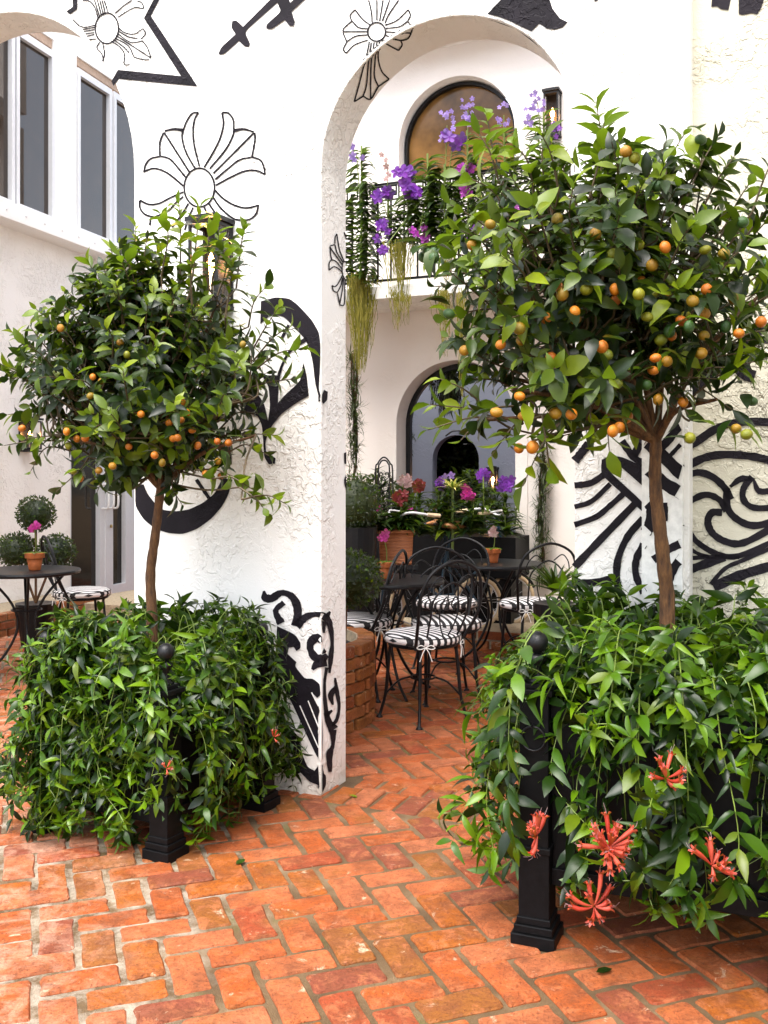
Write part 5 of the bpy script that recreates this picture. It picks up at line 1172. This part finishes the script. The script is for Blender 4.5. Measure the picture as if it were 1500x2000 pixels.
m = MB(); rnd = random.Random(44); troot = bpy.data.objects[[o.name for o in bpy.data.objects if o.get('label', '').startswith('tuft of dark')][0]]
for k in range(110):
    x0 = rnd.uniform(838, 905); D_ = rnd.uniform(9.3, 9.5); y1 = 725 + rnd.random() ** 1.4 * 95; c = [at(x0, 700, D_)]
    for i in range(1, 7): c.append(at(x0 + rnd.gauss(0, 2.0), 700 + (y1 - 700) * i / 6, D_))
    for i in range(6):
        a, b = c[i], c[i + 1]; m.add([a - V((.004, 0, 0)), a + V((.004, 0, 0)), b + V((.003, .004, 0)), b - V((.003, -.004, 0))], [(0, 1, 2, 3)])
tag(m.build('hanging_roots', SOIL, troot), kind='stuff')
# ------------------------------------------------------------ ironwork, basket, bicycles and the orchid bank in front of the doorway
t = empty('iron_trellis', at(752, 1100, 8.3), 0, 'tall arched wrought iron trellis with scrolls left of the doorway', 'trellis')
m = MB(); D = 8.3
for w_ in (17, 11): m.tube(bez([at(750 - w_, 1100, D), at(750 - w_, 930, D), at(750 - w_ * .7, 905, D), at(750, 893 + (17 - w_), D), at(750 + w_ * .7, 905, D), at(750 + w_, 930, D), at(750 + w_, 1100, D)], 5), .007, 5)
m.build('frame', IRON, t); m = MB()
for k in range(6):
    y = 925 + k * 22
    for sg in (-1, 1): m.tube(bez([at(750, y + 14, D), at(750 + sg * 8, y + 8, D), at(750 + sg * 8, y - 2, D), at(750 + sg * 3, y - 1, D), at(750 + sg * 4, y + 4, D)], 3), .004, 4)
m.build('scrolls', IRON, t)
t = empty('iron_bracket', B(-.7, 2.0, -2.18), 0, 'curled wrought iron bracket above the small inner arch', 'bracket'); D = 11.2
m = MB(); m.tube(bez([at(870, 852, D), at(885, 842, D), at(905, 843, D), at(930, 856, D), at(942, 872, D), at(940, 886, D), at(930, 884, D), at(934, 876, D)], 5), .010, 5); m.tube(bez([at(905, 868, D), at(925, 868, D), at(948, 880, D), at(950, 890, D), at(942, 892, D)], 4), .008, 5); m.build('scroll', IRON, t)
def bicycle(px, D, rz, lbl, wr=.20):
    p = at(px, 1000, D); t = empty('bicycle', (p.x, p.y, .15), rz, lbl, 'bicycle', 'bicycles parked in front of the doorway'); z = wr
    for x in (-.42, .42):
        wl = MB(); wl.tube([(x + wr * cos(2 * pi * k / 28), 0, z + wr * sin(2 * pi * k / 28)) for k in range(28)], .017, 7, closed=True); o = wl.build('wheel', TYRE, t, local=True, smooth=True)
        r_2 = MB(); r_2.tube([(x + (wr - .02) * cos(2 * pi * k / 24), 0, z + (wr - .02) * sin(2 * pi * k / 24)) for k in range(24)], .006, 5, closed=True)
        for k in range(12): r_2.tube([(x, 0, z), (x + (wr - .02) * cos(pi * k / 6), 0, z + (wr - .02) * sin(pi * k / 6))], .0015, 3)
        r_2.build('spokes', ALU, o, local=True)
        f = MB(); f.tube([(x + (wr + .03) * cos(a * .1), 0, z + (wr + .03) * sin(a * .1)) for a in range(4, 28)], .012, 5); f.build('mudguard', IRON, t, local=True)
    m = MB(); m.tube(bez([(.42, 0, z), (.36, 0, .55), (.30, 0, .88)], 5), .013, 6); m.tube(bez([(.34, 0, .62), (.1, 0, .42), (-.08, 0, .26)], 5), .014, 6); m.tube([(-.08, 0, .26), (-.18, 0, .80)], .013, 6); m.tube([(-.08, 0, .26), (-.42, 0, z)], .010, 6); m.tube([(-.15, 0, .58), (-.42, 0, z)], .009, 6)
    m.build('frame', BLUE, t, local=True, smooth=True)
    m = MB(); m.tube(bez([(.10, -.26, .93), (.26, -.22, .95), (.31, 0, .90), (.26, .22, .95), (.10, .26, .93)], 5), .010, 6); m.build('handlebar', ALU, t, local=True)
    for y in (-.27, .27): m = MB(); m.tube([(.13, y * .97, .935), (.03, y, .925)], .016, 7); m.build('grip', TYRE, t, local=True)
    m = MB(); m.lathe([(.03, 0), (.11, .02), (.12, .045), (.05, .07)], (-.2, 0, .80), 14); m.build('saddle', GRIP, t, local=True, smooth=True)
    return t
bicycle(840, 7.75, R(200), 'nearer bicycle with cream tyres and tan saddle in front of the doorway')
bicycle(905, 8.05, R(15), 'second bicycle with cream tyres standing closest to the dark doorway')
# wicker basket full of orchids on a dark stand
p = at(773, 1100, 7.6)
t = empty('plant_stand', (p.x, p.y, .15), 0, 'dark wooden stand carrying the wicker basket', 'stand'); m = MB(); m.box((p.x, p.y, .68), (.34, .30, .03)); m.build('top', IRON, t); 
for sx in (-1, 1):
    for sy in (-1, 1): m = MB(); m.box((p.x + sx * .14, p.y + sy * .12, .4), (.03, .03, .5)); m.build('leg', IRON, t)
t = empty('wicker_basket', (p.x, p.y, .696), 0, 'orange brown wicker basket on the dark stand left of the doorway', 'basket')
m = MB(); m.box((0, 0, .125), (.27, .24, .25), taper=.9); o = m.build('basket_body', WICKER, t, local=True, bevel=.01)
m = MB(); m.box((0, 0, .255), (.29, .26, .022)); m.build('rim', WICKER, t, local=True, bevel=.006)
def bouquet(px, py, D, lbl, mat, n, seed, bz, hs, sp=.08, r=.05, leaves=60, ll=.22):
    global rnd
    rnd = random.Random(seed); c = at(px, py, D); b = V((c.x, c.y, bz)); t = empty('orchid', b, 0, lbl, 'orchid', 'orchids massed in front of the doorway')
    m = MB(); m.tube(bez([b, b.lerp(c, .6) + rv(.02), c], 5), .005, 4); m.build('stem', STEM, t); lv = Leaves(ORC, [ORCHL, VINE_D])
    for k in range(leaves): a = rnd.random() * 6.3; h = rnd.random() ** 1.5 * .8; lv.put(b.lerp(c, h), (cos(a), sin(a), rnd.uniform(.3, 1.3)), (0, 0, 1), ll * rnd.uniform(.6, 1.1) * (1 - .4 * h), 0 if rnd.random() < .25 else 1)
    lv.emit(t, 60); blooms('flower', t, mat, c, n, sp, r, seed, .7)
bench = empty('plant_bench', B(.1, .15, .7), 0, 'low dark bench with bark planting trays under the massed orchids', 'bench'); m = MB(); m.box(B(-.1, .70, .42), (1.7, .42, .34), -TH); m.build('tray', BOXM, bench); m = MB(); m.box(B(-.1, .33, .42), (1.6, .34, .38), -TH); m.build('support', BOXM, bench)
for i, q in enumerate([(788, 938, 7.6, PINK, 9, 'pale pink orchid spray left in the orchid bank', .045), (818, 950, 7.7, RED, 8, 'dark red orchid beside the pale pink spray', .06), (780, 972, 7.55, RED, 7, 'crimson orchid low over the wicker basket', .05), (737, 1000, 7.5, MAG, 4, 'magenta orchid left of the wicker basket', .04), (700, 975, 7.4, YEL, 7, 'yellow green orchid at the edge of the left jamb', .035), (860, 946, 7.8, PURP, 5, 'violet orchid below the small inner arch', .045), (872, 935, 7.8, LAV, 4, 'lavender orchid next to the bromeliad', .04),
                       (918, 962, 7.7, MAG, 6, 'bright magenta orchid in the middle of the doorway', .055), (944, 928, 7.9, PURP, 6, 'purple orchid high at the right of the doorway', .05), (987, 945, 7.7, PURP, 8, 'large purple orchid at the right edge of the doorway', .055), (800, 1000, 7.6, MAG, 4, 'small magenta orchid above the basket rim', .035)]):
    px, py, D, mat, n, lbl, r = q; bouquet(px, py, D, lbl, mat, n, 60 + i, .95 if px < 810 else .90, 0, .05, r * .78)
t = empty('shrub', B(-.1, .6, .25), 0, 'bank of dark foliage massed behind the orchids across the doorway', 'shrub'); rnd = random.Random(19); lv = Leaves([leaf_mesh(1, .3, .3, .9), leaf_mesh(1, .2, .3, 1.3)], [BOXW, LEAF_D])
for k in range(2200):
    tt = rnd.uniform(-.95, .62); p = B(tt, .55 + rnd.random() ** .8 * (.70 + .16 * sin(tt * 7)), .25 + rnd.uniform(-.12, .12)); lv.put(p, V((rnd.gauss(0, 1), rnd.gauss(-.3, .6), rnd.gauss(.6, .6))), (0, 0, 1), rnd.uniform(.08, .17), k % 2)
lv.emit(t, 0)
rnd = random.Random(9); c = at(884, 955, 7.75); t = empty('bromeliad', (c.x, c.y, .78), 0, 'yellow striped bromeliad with pointed leaves in the middle of the orchid bank', 'plant')
m = MB(); m.tube([(c.x, c.y, .78), c], .012, 5); m.build('stem', STEM, t); lv = Leaves([leaf_mesh(1, .12, .3, .6, belly=.3)], [YEL, ORCHL])
for k in range(26): a = k * 2.4; lv.put(c, (cos(a), sin(a), .15 + .05 * k), (0, 0, 1), .17, 0 if k % 3 else 1)
lv.emit(t)
# thick dark foliage behind the small arch and the agave by the right pier
t = empty('shrub', B(-.8, 0, -2.9), 0, 'dark shrub seen through the small inner arch', 'shrub'); rnd = random.Random(12); lv = Leaves(BXL, [LEAF_D, BOXW])
for k in range(900): p = B(-.85 + rnd.gauss(0, .2), abs(rnd.gauss(1.2, .45)), -2.6 + rnd.uniform(-.15, .15)); lv.put(p, rv(1), rv(1), .09, k % 2)
lv.emit(t, 0)
t = empty('agave', at(1085, 1170, 6.4), 0, 'spiky agave behind the right planter at the foot of the pier', 'plant'); t.location.z = .0; rnd = random.Random(13); lv = Leaves([leaf_mesh(1, .12, .5, .3, belly=.3)], [VINE_D, ORCHL]); q = t.location + V((0, 0, .62))
m = MB(); m.lathe([(.11, 0), (.15, .55), (.13, .55), (.01, .52)], t.location, 18); m.build('pot', IRON, t)
for k in range(34): a = k * 2.4; lv.put(q, (cos(a), sin(a), .2 + .045 * k), (0, 0, 1), .26, k % 2)
lv.emit(t)
